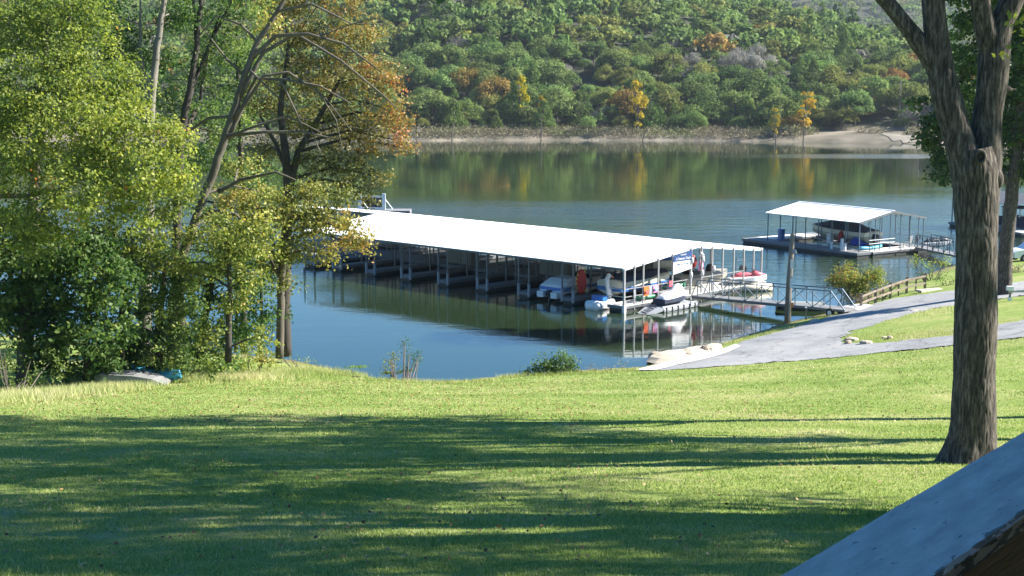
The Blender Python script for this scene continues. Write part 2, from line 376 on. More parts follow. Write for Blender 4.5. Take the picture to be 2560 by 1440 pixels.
# ripples grow away from the sheltered bank
sx = N(t, 'ShaderNodeSeparateXYZ'); t.links.new(tc.outputs['Object'], sx.inputs[0])
my0 = N(t, 'ShaderNodeMapRange'); my0.inputs[1].default_value = 60; my0.inputs[2].default_value = 400; t.links.new(sx.outputs[1], my0.inputs[0])
my = ramp(t, [(0,(.10,)*3), (.10,(.13,)*3), (.19,(1,)*3), (.30,(1,)*3), (.42,(.08,)*3), (1,(.035,)*3)]); t.links.new(my0.outputs[0], my.inputs[0])
mu = N(t, 'ShaderNodeMath', operation='MULTIPLY_ADD'); t.links.new(mr.outputs[0], mu.inputs[0]); t.links.new(my.outputs[0], mu.inputs[1])
# a wind-ruffled streak far out on the right
gx = N(t, 'ShaderNodeMapRange'); gx.inputs[1].default_value = 38; gx.inputs[2].default_value = 75; t.links.new(sx.outputs[0], gx.inputs[0])
gy = ramp(t, [(0,(0,)*3), (.628,(0,)*3), (.645,(1,)*3), (.668,(1,)*3), (.685,(0,)*3)]); t.links.new(my0.outputs[0], gy.inputs[0])
gm = N(t, 'ShaderNodeMath', operation='MULTIPLY'); t.links.new(gx.outputs[0], gm.inputs[0]); t.links.new(gy.outputs[0], gm.inputs[1]); t.links.new(gm.outputs[0], mu.inputs[2])
sm = N(t, 'ShaderNodeMath', operation='MULTIPLY_ADD'); sm.inputs[1].default_value = 2.0; t.links.new(a2.outputs[0], sm.inputs[0]); t.links.new(a1.outputs[0], sm.inputs[2])
bp = N(t, 'ShaderNodeBump'); bp.inputs['Distance'].default_value = .08; t.links.new(mu.outputs[0], bp.inputs['Strength'])
t.links.new(sm.outputs[0], bp.inputs['Height']); t.links.new(bp.outputs[0], b.inputs['Normal'])
b.inputs['Base Color'].default_value = (.016,.030,.012,1); b.inputs['Roughness'].default_value = .04; b.inputs['IOR'].default_value = 1.5
M['water'] = m
V, Q = grid(-1500, 1500, 40, 1540, 50, lambda X, Y: X*0)
tag(link('lake_water', np_mesh('lake_water', V, Q, M['water'])), kind='structure')

# ------------------------------------------------------------------ far shore and hills
def ysh(X): return 358 - .14*X + 5*np.sin(X*.045) + (fbm(X*.08, X*0+3.3, 9)-.5)*9
def hz(X, Y):
    d = Y - ysh(X)
    bank = np.clip(d, -10, 4)*.26 + .2*np.clip((d+2)/3, 0, 1) + np.clip((d-4)/22, 0, 1)*1.3
    ridge = 55 - np.clip(X-10, 0, 400)*.19 + 6*np.sin(X*.02+1)
    ridge = np.maximum(ridge, 16)
    tt = np.clip((d-24)/250, 0, 1); s = tt*(1.55-.55*tt)
    back = np.clip((d-300)/250, 0, 1); s2 = np.where(d > 300, 1-.6*back*back*(3-2*back), 1)
    return bank + ridge*s*s2 + (fbm(X*.02, Y*.02, 11)-.5)*7*tt
m, t, b = new_mat('hill_ground')
tc = N(t, 'ShaderNodeTexCoord'); n1 = N(t, 'ShaderNodeTexNoise', scale=.12, detail=6); t.links.new(tc.outputs['Object'], n1.inputs[0])
r1 = ramp(t, [(.35,(.08,.07,.045)), (.55,(.16,.135,.095)), (.7,(.24,.205,.15))]); t.links.new(n1.outputs[0], r1.inputs[0])
sx = N(t, 'ShaderNodeSeparateXYZ'); t.links.new(tc.outputs['Object'], sx.inputs[0])
mz = N(t, 'ShaderNodeMapRange'); mz.inputs[1].default_value = 2.0; mz.inputs[2].default_value = 3.5; t.links.new(sx.outputs[2], mz.inputs[0])
mx = N(t, 'ShaderNodeMix', data_type='RGBA'); t.links.new(mz.outputs[0], mx.inputs[0]); t.links.new(r1.outputs[0], mx.inputs[6]); mx.inputs[7].default_value = (.028,.034,.014,1)
t.links.new(mx.outputs[2], b.inputs['Base Color']); b.inputs['Roughness'].default_value = .95
M['hill'] = m
V, Q = grid(-420, 520, 280, 430, 2, hz, keep=lambda x, y: y - ysh(x) > -7); V2, Q2 = grid(-420, 520, 430, 1000, 5, lambda X, Y: hz(X, Y) - .02)
tag(link('far_hill', np_mesh('far_hill', np.concatenate([V, V2]), np.concatenate([Q, Q2+len(V)]), M['hill'], smooth=True)), kind='structure')
def hz2(X, Y):
    tt = np.clip((Y-930)/420, 0, 1); return 105*tt*tt*(3-2*tt)*(1+.18*np.sin(X*.006+.6)) + (fbm(X*.01, Y*.01, 21)-.5)*16*tt
V, Q = grid(-900, 1300, 930, 1500, 20, hz2)
tag(link('distant_hill', np_mesh('distant_hill', V, Q, M['hill'], smooth=True)), kind='structure')

# leaf clouds
def rhombi(Cn, Nn, ln, wd):
    """one leaf-shaped quad per row: centre, normal, length, width"""
    n = len(Cn); Nn = Nn / (np.linalg.norm(Nn, axis=1, keepdims=True)+1e-9)
    rnd = rng.normal(size=(n,3)); a = np.cross(Nn, rnd); a /= (np.linalg.norm(a, axis=1, keepdims=True)+1e-9); b_ = np.cross(Nn, a)
    ln = np.reshape(ln, (-1,1)) * np.ones((n,1)); wd = np.reshape(wd, (-1,1)) * np.ones((n,1))
    V = np.stack([Cn - a*ln/2, Cn + b_*wd/2 - a*ln*.08, Cn + a*ln/2, Cn - b_*wd/2 - a*ln*.08], 1).reshape(-1, 3)
    Q = np.arange(n*4).reshape(n, 4); return V, Q
def crown_pts(n, shape='round', seed=0, lobes=14):
    """unit crown: points and outward normals on lobed surface, centre at origin, radius about 1"""
    r_ = np.random.default_rng(seed); L = []
    for i in range(lobes):
        d = r_.normal(size=3); d /= np.linalg.norm(d); d[2] = abs(d[2])*1.1 - .35
        if shape == 'tall': hh_ = r_.uniform(-.85,.95); c = np.array([d[0]*.55*(1-abs(hh_)*.6), d[1]*.55*(1-abs(hh_)*.6), hh_]); rr = r_.uniform(.12,.27)
        elif shape == 'cone':
            h = r_.uniform(-.9, .95); rad = (1-h)*.32; a = r_.uniform(0, 6.28); c = np.array([rad*math.cos(a), rad*math.sin(a), h]); rr = .16+.17*(1-h)
        else: c = d*np.array([.72,.72,.70])*r_.uniform(.75,1.05); rr = r_.uniform(.2,.42)
        L.append((c, rr))
    wts = np.array([rr*rr for _, rr in L]); k = r_.choice(lobes, n, p=wts/wts.sum())
    cc = np.array([c for c, _ in L])[k]; rr = np.array([q for _, q in L])[k]
    d = r_.normal(size=(n,3)); d /= np.linalg.norm(d, axis=1, keepdims=True); d[:,2] = np.where((d[:,2] < -.2), -d[:,2]*.6, d[:,2])
    rad = rr * r_.uniform(.72, 1.08, n)
    return cc + d*rad[:,None], d + r_.normal(size=(n,3))*.42, np.clip(.5 + r_.normal(size=n)*.20 + (k % 5 - 2)*.07, 0, 1)
STO = {
 'green':  [(0,(.075,.12,.034)), (.5,(.13,.19,.055)), (1,(.19,.255,.08))],
 'cedar':  [(0,(.045,.085,.022)), (.5,(.08,.135,.034)), (1,(.12,.18,.045))],
 'olive':  [(0,(.10,.125,.035)), (.5,(.17,.195,.05)), (1,(.25,.26,.07))],
 'rust':   [(0,(.10,.075,.02)), (.5,(.22,.15,.045)), (1,(.32,.20,.06))],
 'yellow': [(0,(.15,.13,.010)), (.5,(.36,.30,.018)), (1,(.50,.38,.03))],
 'gold':   [(0,(.18,.13,.02)), (.5,(.38,.28,.035)), (1,(.50,.38,.05))],
 'grey':   [(0,(.13,.125,.10)), (.5,(.20,.195,.165)), (1,(.27,.26,.225))],
}
for k_, st in STO.items(): M['leaf_'+k_] = leaf_mat('leaves_'+k_, st, hue=.022, trans=.32, spec=.1, rough=.8)
M['bark_far'] = mat('far_bark', (.12,.10,.08), .9, .3, 1)
M['bark_pale'] = mat('pale_bark', (.33,.30,.26), .9, .2, 1)
NV = 7
crown_me = {}
def far_crown(kind, i):
    if (kind, i) in crown_me: return crown_me[(kind, i)]
    if kind == 'grey':
        Pn, Nn, ti = crown_pts(900, 'round', 500+i, 10); V, Q = rhombi(Pn*np.array([1,1,1.1]), Nn, .30, .03)
    else:
        shp = 'cone' if kind == 'cedar' else ('tall' if kind in ('yellow','gold') else 'round')
        n = 2200 if shp == 'cone' else 1500 if shp == 'tall' else 3000
        Pn, Nn, ti = crown_pts(n, shp, 100*i + len(kind), 26 if shp == 'cone' else 22)
        V, Q = rhombi(Pn, Nn, rng.uniform(.06,.125,n), rng.uniform(.045,.09,n))
    crown_me[(kind, i)] = np_mesh('crown', V, Q, M['leaf_'+kind], {'tint': ti}); return crown_me[(kind, i)]
def limb_mesh(seed, h=1.0, pale=False, spread=.5, n=7):
    r_ = random.Random(seed); mb = MB(); mb.tube([(0,0,-.15),(r_.uniform(-.03,.03),r_.uniform(-.03,.03),.5*h),(r_.uniform(-.06,.06),r_.uniform(-.06,.06),h)], [.035,.025,.008], 5)
    for i in range(n):
        z = h*r_.uniform(.3,.85); a = r_.uniform(0,6.28); L = spread*(1.1-z/h)*r_.uniform(.6,1.2)
        mb.tube([(0,0,z),(L*.5*math.cos(a),L*.5*math.sin(a),z+L*.35),(L*math.cos(a),L*math.sin(a),z+L*.8)], [.014,.009,.003], 3)
    return mb.mesh('trunk', M['bark_pale' if pale else 'bark_far'])
trunk_me = [limb_mesh(i) for i in range(4)]; trunk_pale = [limb_mesh(20+i, pale=True, spread=.6, n=12) for i in range(3)]

def col_word(px):
    for lim, wd in ((1060,'beside the near rust tree'),(1130,'left of the hilltop house'),(1230,'below the hilltop house'),(1330,'above the yellow trees'),(1440,'right of the yellow trees'),
                    (1540,'left of the middle gold tree'),(1640,'above the middle gold tree'),(1760,'right of the middle gold tree'),(1900,'between the gold trees'),(2060,'above the rust shore tree'),(2200,'above the orange kayak'),(2290,'beside the tall far pole')):
        if px < lim: return wd
    return 'seen past the near oak'
def band_word(py):
    return 'along the wood edge' if py > 235 else 'on the lower slope' if py > 165 else 'at mid-slope' if py > 90 else 'on the upper slope'
def proj(x, y, z):
    zc = y*cp - (z-H)*sp; yc = y*sp + (z-H)*cp
    return 1280 + F*x/zc, 720 - F*yc/zc
KW = {'green':('round green broadleaf tree','green broadleaf trees'), 'cedar':('dark pointed cedar','dark cedars'), 'olive':('olive green turning tree','olive turning trees'),
      'rust':('rust brown autumn tree','rust brown trees'), 'yellow':('yellow leaved tree','yellow trees'), 'gold':('golden leaved tree','golden trees'), 'grey':('leafless grey tree','leafless grey trees')}
def far_tree(kind, x, y, r, label=None, hs=1.0, cat='tree', lift=.55, z=None, group=None, pale=False, lowc=.1):
    z = float(hz(np.array([x]), np.array([y]))[0]) if z is None else z
    i = random.randrange(NV); cz = r*(hs*lift + lowc)
    px, py = proj(x, y, z + cz)
    wd, gp = KW[kind]; wd = ('small ' if r < 4.9 else 'large ' if r > 5.9 else '') + wd.replace('round ', 'round ' if r < 4.9 else '')
    o = empty('tree', (x, y, z), random.uniform(0, 6.28), label or f'{wd} {band_word(py)} {col_word(px)}', cat, group or f'{gp} on the far hillside {band_word(py)} {col_word(px)}')
    c = link('crown', far_crown(kind, i), o, (0, 0, cz)); c.scale = (r, r*random.uniform(.85,1.1), r*hs*random.uniform(.85,1.05))
    tm = random.choice(trunk_pale if (pale or kind == 'grey') else trunk_me); tk = link('trunk', tm, o, (0,0,0)); hgt = cz + r*hs*.75; tk.scale = (hgt*.8, hgt*.8, hgt)
    return o
# scatter positions on the hillside
pos = []
y = 366.0
while y < 740:
    st = 6.2 + (y-378)*.006
    X0, X1 = -0.40*y, 0.44*y
    x = X0 + random.uniform(0, st)
    while x < X1:
        xx = x + random.uniform(-3,3); yy = y + random.uniform(-3.4,3.4)
        if yy - float(ysh(np.array([xx]))[0]) > 9.5: pos.append((xx, yy))
        x += st*random.uniform(.85,1.2)
    y += 6.2 + (y-378)*.008
def pick(px, py):
    q = random.random(); nn = float(vnoise(np.array([px/140.]), np.array([py/70.]), 4)[0])
    if py > 225: return 'cedar' if q < .5 else 'green' if q < .86 else 'olive' if q < .97 else 'grey'
    if 1640 < px < 1920 and 95 < py < 160 and q < .35: return 'grey'
    if nn > .72 and q < .35: return 'olive'
    return 'green' if q < .74 else 'cedar' if q < .87 else 'olive' if q < .965 else 'rust' if q < .985 else 'grey'
cand = []
for (x, y) in pos:
    z = float(hz(np.array([x]), np.array([y]))[0]); r = random.choice((2.8,3.4,4.0,4.4,4.8,5.3,6.2,7.0))*random.uniform(.92,1.08); px, py = proj(x, y, z + r*1.45)
    cand.append((y, x, r, px, py))
cand = [c for c in cand if not (1118 < c[3] < 1184 and 500 < c[0] < 592 and proj(c[1], c[0], float(hz(np.array([c[1]]), np.array([c[0]]))[0]) + c[2]*1.5)[1] < 20)]
cand.sort()
house_xy = (-22.0, 585.0)
vis = [c for c in cand if 930 < c[3] < 2420 and c[4] > -60]
front = set(id(c) for c in vis[:270])
rest = [c for c in cand if id(c) not in front]
for c in vis[:270]:
    y, x, r, px, py = c; k_ = pick(px, py)
    if k_ == 'cedar': far_tree('cedar', x, y, r*.85, hs=1.35)
    else: far_tree(k_, x, y, r*(.85 if k_ == 'grey' else 1))
by_l = {}
for o in C.objects:
    if o.name.split('.')[0] == 'tree' and 'label' in o: by_l.setdefault(o['label'], []).append(o)
for lb, os_ in by_l.items():
    if len(os_) > 1:
        os_.sort(key=lambda q: proj(*q.location)[0]); k_ = len(os_)
        for i_, q in enumerate(os_): q['label'] = ('leftmost' if i_ == 0 else 'rightmost' if i_ == k_-1 else ('second', 'third', 'fourth', 'fifth', 'sixth', 'seventh', 'eighth')[min(i_-1, 6)] + ' from left,') + ' ' + lb.replace(' broadleaf', '').replace(' round', '').replace(' middle', '').replace('along the wood', 'at the wood').replace('olive green', 'olive')
# the rest of the wood: one mass
def wood_mass(name, items, kinds, nn_, mapf):
    by = {}
    for it in items: by.setdefault(kinds(it), []).append(it)
    root = None; Vs = []; Qs = []; T = []; TR = []; MI = []; off = 0; mats = []
    for k_, its in by.items():
        mats.append(M['leaf_'+k_]); mi = len(mats)-1
        for it in its:
            x, y, z, r = mapf(it); shp = 'cone' if k_ == 'cedar' else 'round'
            n = nn_(it) if callable(nn_) else nn_; Pn, Nn, ti = crown_pts(n, shp, random.randrange(60), 12)
            ls = rng.uniform(.14,.26,n)*(900/max(n,300))**.5*.66
            V, Q = rhombi(Pn, Nn, ls, ls*.75)
            V = V*np.array([r, r, r*(1.3 if shp == 'cone' else .95)]) + np.array([x, y, z + r*.6])
            Vs.append(V); Qs.append(Q+off); off += len(V); T.append(ti); TR.append(np.full(n, random.random())); MI.append(np.full(n, mi))
    me = np_mesh(name, np.concatenate(Vs), np.concatenate(Qs), None, {'tint': np.concatenate(T), 'tree': np.concatenate(TR)})
    for q in mats: me.materials.append(q)
    me.polygons.foreach_set('material_index', np.concatenate(MI).astype(np.int32))
    return link(name, me)
def near_house(x, y): return abs(x - house_xy[0] - 0) < 9 and -26 < y - house_xy[1] < 8
rest = [c for c in rest if not near_house(c[1], c[0])]
rest = [c for c in rest if c[3] > 700 or random.random() < .8]
o = wood_mass('wooded_hillside', rest, lambda c: pick(c[3], c[4]), lambda c: (330 if c[0] < 620 else 210) if c[3] > 850 else 90, lambda c: (c[1], c[0], float(hz(np.array([c[1]]), np.array([c[0]]))[0]), c[2]*1.05))
tag(o, 'dense mixed wood covering the upper far hillside', 'woodland', kind='stuff')
it2 = []
for yy in np.arange(1010, 1400, 17):
    for xx in np.arange(.02*yy, .46*yy, 15): it2.append((xx+random.uniform(-6,6), yy+random.uniform(-6,6), random.uniform(7.5,10.5)))
o = wood_mass('distant_woodland', it2, lambda c: random.choice(['green','green','cedar','olive']), 130, lambda c: (c[0], c[1], float(hz2(np.array([c[0]]), np.array([c[1]]))[0]), c[2]))
tag(o, 'hazy blue green wood on the hill behind', 'woodland', kind='stuff')

# named trees at the far water's edge
def shore_xy(px, py):
    q = P(px, py, z=.4); return q[0], q[1]
for (px, py, hpx, kind, hs, r_m, lab) in [
    (1300,341,138,'yellow',1.9,2.9,'tall lemon-yellow tree on the far shore, larger of the two'),
    (1352,341,86,'yellow',1.7,2.1,'small lemon-yellow tree behind the dead snag at the water'),
    (1592,345,125,'gold',1.7,3.4,'golden tree with a forked trunk standing at mid-shore'),
    (1936,350,75,'gold',1.6,1.9,'slim bright gold tree left of the rust shrub'),
    (2012,348,110,'gold',1.35,4.0,'broad gold and green tree right of the rust shrub'),
    (1975,347,55,'rust',1.1,2.6,'low rust red shrub-like tree between two gold trees'),
    (1108,342,70,'green',1.3,2.4,'small pale green tree at the left end of the far shore'),
    (1225,341,60,'olive',1.2,2.4,'small olive tree beside the fallen logs'),
    (2052,343,62,'olive',1.1,3.0,'small olive tree at the left edge of the beach'),
    (1160,340,52,'olive',1.2,2.0,'thin yellowish sapling left of the fallen logs'),
    (1470,334,74,'green',1.2,2.6,'small green tree with a visible trunk on the bank'),
    (1690,335,85,'green',1.25,3.2,'green tree with a pale trunk behind the bank'),
    (1770,334,72,'cedar',1.4,2.6,'dark cedar with a bare trunk on the open bank'),
    (1860,336,60,'green',1.1,2.8,'small green tree behind the dry bank grass')]:
    x, y = shore_xy(px, py); hm = hpx*y/F; r_m = r_m*1.15; hs = hm*.47/r_m; o = far_tree(kind, x, y, r_m, lab, hs=hs, z=float(max(.3, hz(np.array([x]), np.array([y]))[0])), lift=0, lowc=hm*.55/r_m, group=None)
    del o['group']
# dead snags and bare shrubs
def snag(px, py, hpx, lab, seed, lean=.0, w_=.16, cat='dead tree'):
    x, y = shore_xy(px, py); s_ = y/F; h = hpx*s_; r_ = random.Random(seed); o = empty('dead_tree', (x, y, 0.1), 0, lab, cat)
    mb = MB(); top = (lean*h, 0, h); mb.tube([(0,0,-.6),(lean*h*.3+r_.uniform(-.2,.2),0,h*.45),top], [w_, w_*.75, w_*.35], 6)
    mb.build('trunk', M['bark_pale' if seed % 2 else 'bark_far'], o)
    for k in range(4):
        z = h*r_.uniform(.35,.9); L = h*r_.uniform(.12,.3); a = r_.uniform(0,6.28)
        MB().tube([(lean*z,0,z),(lean*z+L*math.cos(a),L*math.sin(a),z+L*.7)], [w_*.4,w_*.12], 4).build('branch', M['bark_pale' if seed % 2 else 'bark_far'], o)
for a_ in [(1352,352,64,'dark dead snag standing in the water under the small yellow tree',2),(1166,270,58,'bleached leaning dead trunk at the foot of the wood',3,-.15),(1456,318,52,'bent grey dead trunk on the bank',5,-.25),
           (1042,347,40,'bare branching shrub at the left tip of the far shore',7,.2),(1130,350,45,'forked dead sapling at the water left of the logs',4,.1),(1605,348,30,'short leaning stub beside the golden mid-shore tree',6,.5),
           (1940,355,32,'dark stub standing in the shallows under the slim gold tree',8),(2008,352,60,'dark bare trunk in the shallows under the broad gold tree',10),(1822,342,20,'small broken stump at the dry bank',9,.3)]: snag(*a_)
for i, (px0, py0, px1, py1, lab) in enumerate([(1180,347,1250,326,'long pale fallen log sloping down to the far water'),(1195,343,1225,336,'short fallen log lying across the pale one'),(1270,338,1310,345,'dark driftwood log under the tall yellow tree')]):
    a_ = P(px0, py0, z=.3); b2 = np.array([P(px1, py1, z=.8)[0], a_[1]+4, 2.2]); mb = MB(); o = empty('fallen_log', tuple(a_), 0, lab, 'log')
    d = b2 - a_; mb.tube([(0,0,0), tuple(d*.5+[0,0,.2]), tuple(d)], [.28,.24,.12], 6).build('trunk', M['bark_pale' if i < 2 else 'bark_far'], o)
    MB().tube([tuple(d*.4), tuple(d*.4+np.array([.8,.3,1.3]))], [.1,.04], 4).build('branch', M['bark_pale'], o)
# low brush and dry grass on the far bank
n = 13000; bx = rng.uniform(-60, 140, n); bd = rng.uniform(1.0, 20, n); by = ysh(bx) + bd
keepm = (fbm(bx*.09, bd*.1, 8) > .36) & (rng.uniform(size=n) < .6+bd*.12)
beach = (bx > 80) & (bx < 115) & (bd < 11) & (rng.uniform(size=n) < .93); keepm &= ~beach
bx, by, bd = bx[keepm], by[keepm], bd[keepm]; bz = hz(bx, by)
cl = 9; Cn = np.repeat(np.c_[bx,by,bz], cl, 0) + rng.normal(size=(len(bx)*cl,3))*np.array([.7,.7,.55]) + np.array([0,0,.6])
V, Q = rhombi(Cn, rng.normal(size=Cn.shape)+np.array([0,-.3,.6]), rng.uniform(.25,.5,len(Cn)), .22)
m = leaf_mat('bank_brush', [(0,(.09,.075,.045)), (.45,(.17,.145,.085)), (.6,(.12,.13,.04)), (1,(.07,.12,.025))], trans=.15, hue=.0)
ti = np.clip(np.repeat(fbm(bx*.15, bd*.3, 14), cl)*1.3-.15 + rng.normal(size=len(Cn))*.12, 0, 1)
tag(link('bank_brush', np_mesh('bank_brush', V, Q, m, {'tint': ti})), 'dry grass and low brush on the far bank', 'undergrowth', kind='stuff')
# far beach, orange kayak, pole
bp_ = [(2062,352),(2130,356),(2200,360),(2290,364),(2300,335),(2270,330),(2200,329),(2150,331),(2100,338)]
tag(link('sandy_beach', np_mesh('sandy_beach', *grid(70, 118, 330, 386, 2, lambda X, Y: hz(X, Y)+.12, keep=lambda x, y: (y-ysh(x) > .3) & (y-ysh(x) < 10+3*np.sin(x*.3)) & (x > 90)), mat('beach_sand', (.20,.175,.135), .9, .3, .5))), kind='structure')
def boat_ring(x, hw, zb, zt, n=10, flat=.5):
    out = []
    for k in range(n):
        a = 2*math.pi*k/n; c_, s_ = math.cos(a), math.sin(a); yy = hw*math.copysign(abs(c_)**.7, c_); zz = (zt+zb)/2 + (zt-zb)/2*math.copysign(abs(s_)**.7, s_); out.append((x, yy, zz))
    return out
def kayak_mesh(L, W, Hh, m):
    mb = MB(); rings = []
    for i in range(9):
        t_ = i/8; x = (t_-.5)*L; k_ = math.sin(math.pi*min(max(t_, .02), .98))**.6; rings.append(boat_ring(x, W/2*k_+.01, Hh*.35*(1-k_), Hh*(.75+.25*(1-k_))))
    mb.loft(rings); return mb.mesh('hull', m, True)
x, y = P(2160,331,z=1.3)[:2]
o = empty('kayak', (x, y, float(hz(np.array([x]),np.array([y]))[0])+.2), .15, 'orange kayak lying on the far sandy beach', 'kayak'); link('hull', kayak_mesh(4.4, 1.1, .8, M['kayak_orange']), o)
MB().box(-.5,.5,-.22,.22,.72,.84).build('seat', M['dark'], o)
x, y = P(2247,332,z=1.4)[:2]; gzz = float(hz(np.array([x]),np.array([y]))[0])
o = empty('utility_pole', (x, y, gzz), 0, 'tall thin grey pole standing on the far beach', 'pole'); MB().tube([(0,0,-.5),(0,0,10.2)], [.2,.13], 8).build('shaft', M['polewood'], o); MB().box(-.5,.5,-.06,.06,9.6,9.72).build('crossarm', M['polewood'], o)
# hilltop house
hx, hy = house_xy; hzz = float(hz(np.array([hx]),np.array([hy]))[0]) + 3
hc = P(1150, 4, D=hy); hzz = hc[2] - 2.4
o = empty('house', (hc[0], hy, hzz), R(12), 'white house with blue grey roof showing on the hilltop', 'house')
MB().box(-7,7,-4.5,4.5,-4,4.6).build('wall', M['housewhite'], o)
mb = MB(); mb.add([(-7.6,-5.2,4.4),(7.6,-5.2,4.4),(7.6,5.2,4.4),(-7.6,5.2,4.4),(-7.6,0,7.3),(7.6,0,7.3)], [(0,1,5,4),(1,2,5),(2,3,4,5),(3,0,4),(0,3,2,1)]).build('roof', M['bluegreyroof'], o)
for k in range(4):
    f_ = MB().box(-5.6+k*3.2,-4.0+k*3.2,-4.58,-4.52,1.3,3.2).build('window', M['white'], o); MB().box(-5.45+k*3.2,-4.15+k*3.2,-4.62,-4.585,1.45,3.05).build('pane', M['glass'], f_)
#%%PART2
# ------------------------------------------------------------------ docks
def dock_frame(px, py, z, ang): p = P(px, py, z=z); return Vector((p[0], p[1], 0)), R(ang)
class Dock:
    """floating covered dock; local x runs across the gable, y along the length, origin under the nearest eave corner, z from the water"""
    def __init__(s, name, o, rz, label, W, L, ze, zr):
        s.root = empty(name, o, rz, label, 'boat dock'); s.W = W; s.L = L; s.ze = ze; s.zr = zr; s.cache = {}
        s.o = o; s.rz = rz
    def w(s, x, y, z=0):
        c_, s_ = math.cos(s.rz), math.sin(s.rz); return (s.o.x + x*c_ - y*s_, s.o.y + x*s_ + y*c_, z)
    def zroof(s, x): return s.ze + (s.zr-s.ze)*(1-abs(x - s.W/2)/(s.W/2))
    def slope(s, x0, x1, y0, y1, m=None, ribs=True):
        """one roof slope with standing ribs and a folded edge"""
        m = m or M['roof']; z0, z1 = s.zroof(x0), s.zroof(x1); mb = MB(); t_ = .045
        mb.add([(x0,y0,z0),(x1,y0,z1),(x1,y1,z1),(x0,y1,z0),(x0,y0,z0-t_),(x1,y0,z1-t_),(x1,y1,z1-t_),(x0,y1,z0-t_)],
               [(0,1,2,3),(7,6,5,4),(0,4,5,1),(1,5,6,2),(2,6,7,3),(3,7,4,0)])
        if ribs:
            y = y0 + .3
            while y < y1: mb.bar((x0,y,z0+.012),(x1,y,z1+.012),.035,.035); y += .30
        mb.build('roof_slope', m, s.root)
    def post(s, x, y, z0=.2, z1=None, wd=.085, bumper=False, m=None):
        z1 = z1 if z1 is not None else s.zroof(x) - .06; key = (round(z1-z0,2), wd, id(m))
        if key not in s.cache: s.cache[key] = MB().box(-wd/2,wd/2,-wd/2,wd/2,0,z1-z0).mesh('post', m or M['steel'])
        o = link('post', s.cache[key], s.root, (x, y, z0))
        if bumper:
            k2 = 'b%d' % bumper
            if k2 not in s.cache: s.cache[k2] = MB().box(-.075,.075,-.075,.075,0,.85).mesh('bumper', M['liftgrey'] if bumper == 1 else M['white'])
            link('bumper', s.cache[k2], o, (0,0,-.08))
        return o
    def deckpiece(s, name, x0, x1, y0, y1, z=.45, m=None, fl=True):
        mb = MB(); mb.box(x0,x1,y0,y1,z-.05,z); mb.build(name, m or M['deck'], s.root)
        fr = MB(); fr.box(x0+.01,x1-.01,y0,y0+.05,z-.22,z-.055); fr.box(x0+.01,x1-.01,y1-.05,y1,z-.22,z-.055); fr.box(x0,x0+.05,y0+.06,y1-.06,z-.22,z-.055); fr.box(x1-.05,x1,y0+.06,y1-.06,z-.22,z-.055)
        fr.build('edge_beam', M['steel'], s.root)
        if fl:
            f_ = MB(); nx = max(1, int((x1-x0)/1.3)); ny = max(1, int((y1-y0)/1.3))
            for i in range(nx):
                for j in range(ny):
                    ax, bx_ = x0+.08+(x1-x0-.16)*i/nx, x0+.08+(x1-x0-.16)*(i+1)/nx-.05; ay, by_ = y0+.08+(y1-y0-.16)*j/ny, y0+.08+(y1-y0-.16)*(j+1)/ny-.05
                    f_.box(ax, bx_, ay, by_, -.25, z-.23)
            f_.build('float', M['float'], s.root)
    def rail(s, x0, y0, x1, y1, h=1.05, z=.45, m=None, n=2):
        for k in range(n): MB().bar((x0,y0,z+h-k*.5),(x1,y1,z+h-k*.5),.05).build('rail', m or M['alu'], s.root)

o1, a1r = dock_frame(1558, 670, 2.9, 45.7)
D1 = Dock('covered_boat_dock', o1, a1r, 'long covered boat dock with white metal gable roof and rows of open slips', 15.4, 33, 2.9, 3.75)
D1.slope(-.05, 7.68, 0, 33.2); D1.slope(7.72, 15.45, 0, 44.2)
# far half runs further to the left than the near half
MB().bar((7.7,-.02,3.758),(7.7,44.25,3.758),.3,.02).build('ridge_cap', M['roof'], D1.root)
mb = MB(); mb.bar((-.07,-.03,2.80),(7.7,-.03,3.66),.05,.2); mb.bar((7.7,-.03,3.66),(15.47,-.03,2.80),.05,.2); mb.build('gable_trim', M['roof'], D1.root)
mb = MB()
for x in (.12, 3.0, 6.4, 9.0, 12.4, 15.28):
    L_ = 33 if x < 7 else 44; mb.bar((x,.1,D1.zroof(x)-.13),(x,L_,D1.zroof(x)-.13),.08,.14)
mb.build('purlin', M['steel'], D1.root)
FING = [(.0,1.28,0)] + [(.29+4.05*k, 1.37+4.05*k, k) for k in range(1, 8)]
mb = None
for i, (y0, y1, k) in enumerate(FING + [(32.0,33.4,8)]):
    y1 = y0 + 1.08 if 0 < i < 8 else y1
    if i == 0: continue
    D1.deckpiece('finger', .05, 6.3, y0, y1)
    for x in (.12, 3.0, 6.2):
        for yy in (y0+.05, y1-.05): D1.post(x, yy, .22, bumper=1 if x == .12 else False)
    for zz in (1.25, 1.75): MB().bar((.12,y0+.05,zz-.25),(.12,y1-.05,zz-.25),.03).build('ladder_rail', M['steel'], D1.root)
    MB().bar((.12,y0,D1.zroof(.12)-.2),(7.7,y0,D1.zroof(7.7)-.2),.05,.1).build('truss', M['steel'], D1.root)
D1.deckpiece('walkway', 6.35, 9.05, 1.4, 44.5)
for k in range(11):
    y0 = .29+4.05*k
    if k == 0: continue
    D1.deckpiece('finger', 9.1, 15.35, y0, y0+1.08)
    for x in (9.2, 12.4, 15.28):
        for yy in (y0+.05, y0+1.03): D1.post(x, yy, .22, bumper=1 if x > 15 else False)
D1.deckpiece('end_walkway', 9.1, 15.35, 43.0, 45.2); D1.deckpiece('swim_platform', 3.2, 6.3, 34.0, 44.0)
D1.deckpiece('gable_walkway', -.05, 15.45, -.15, 1.28, m=M['deck_light'])
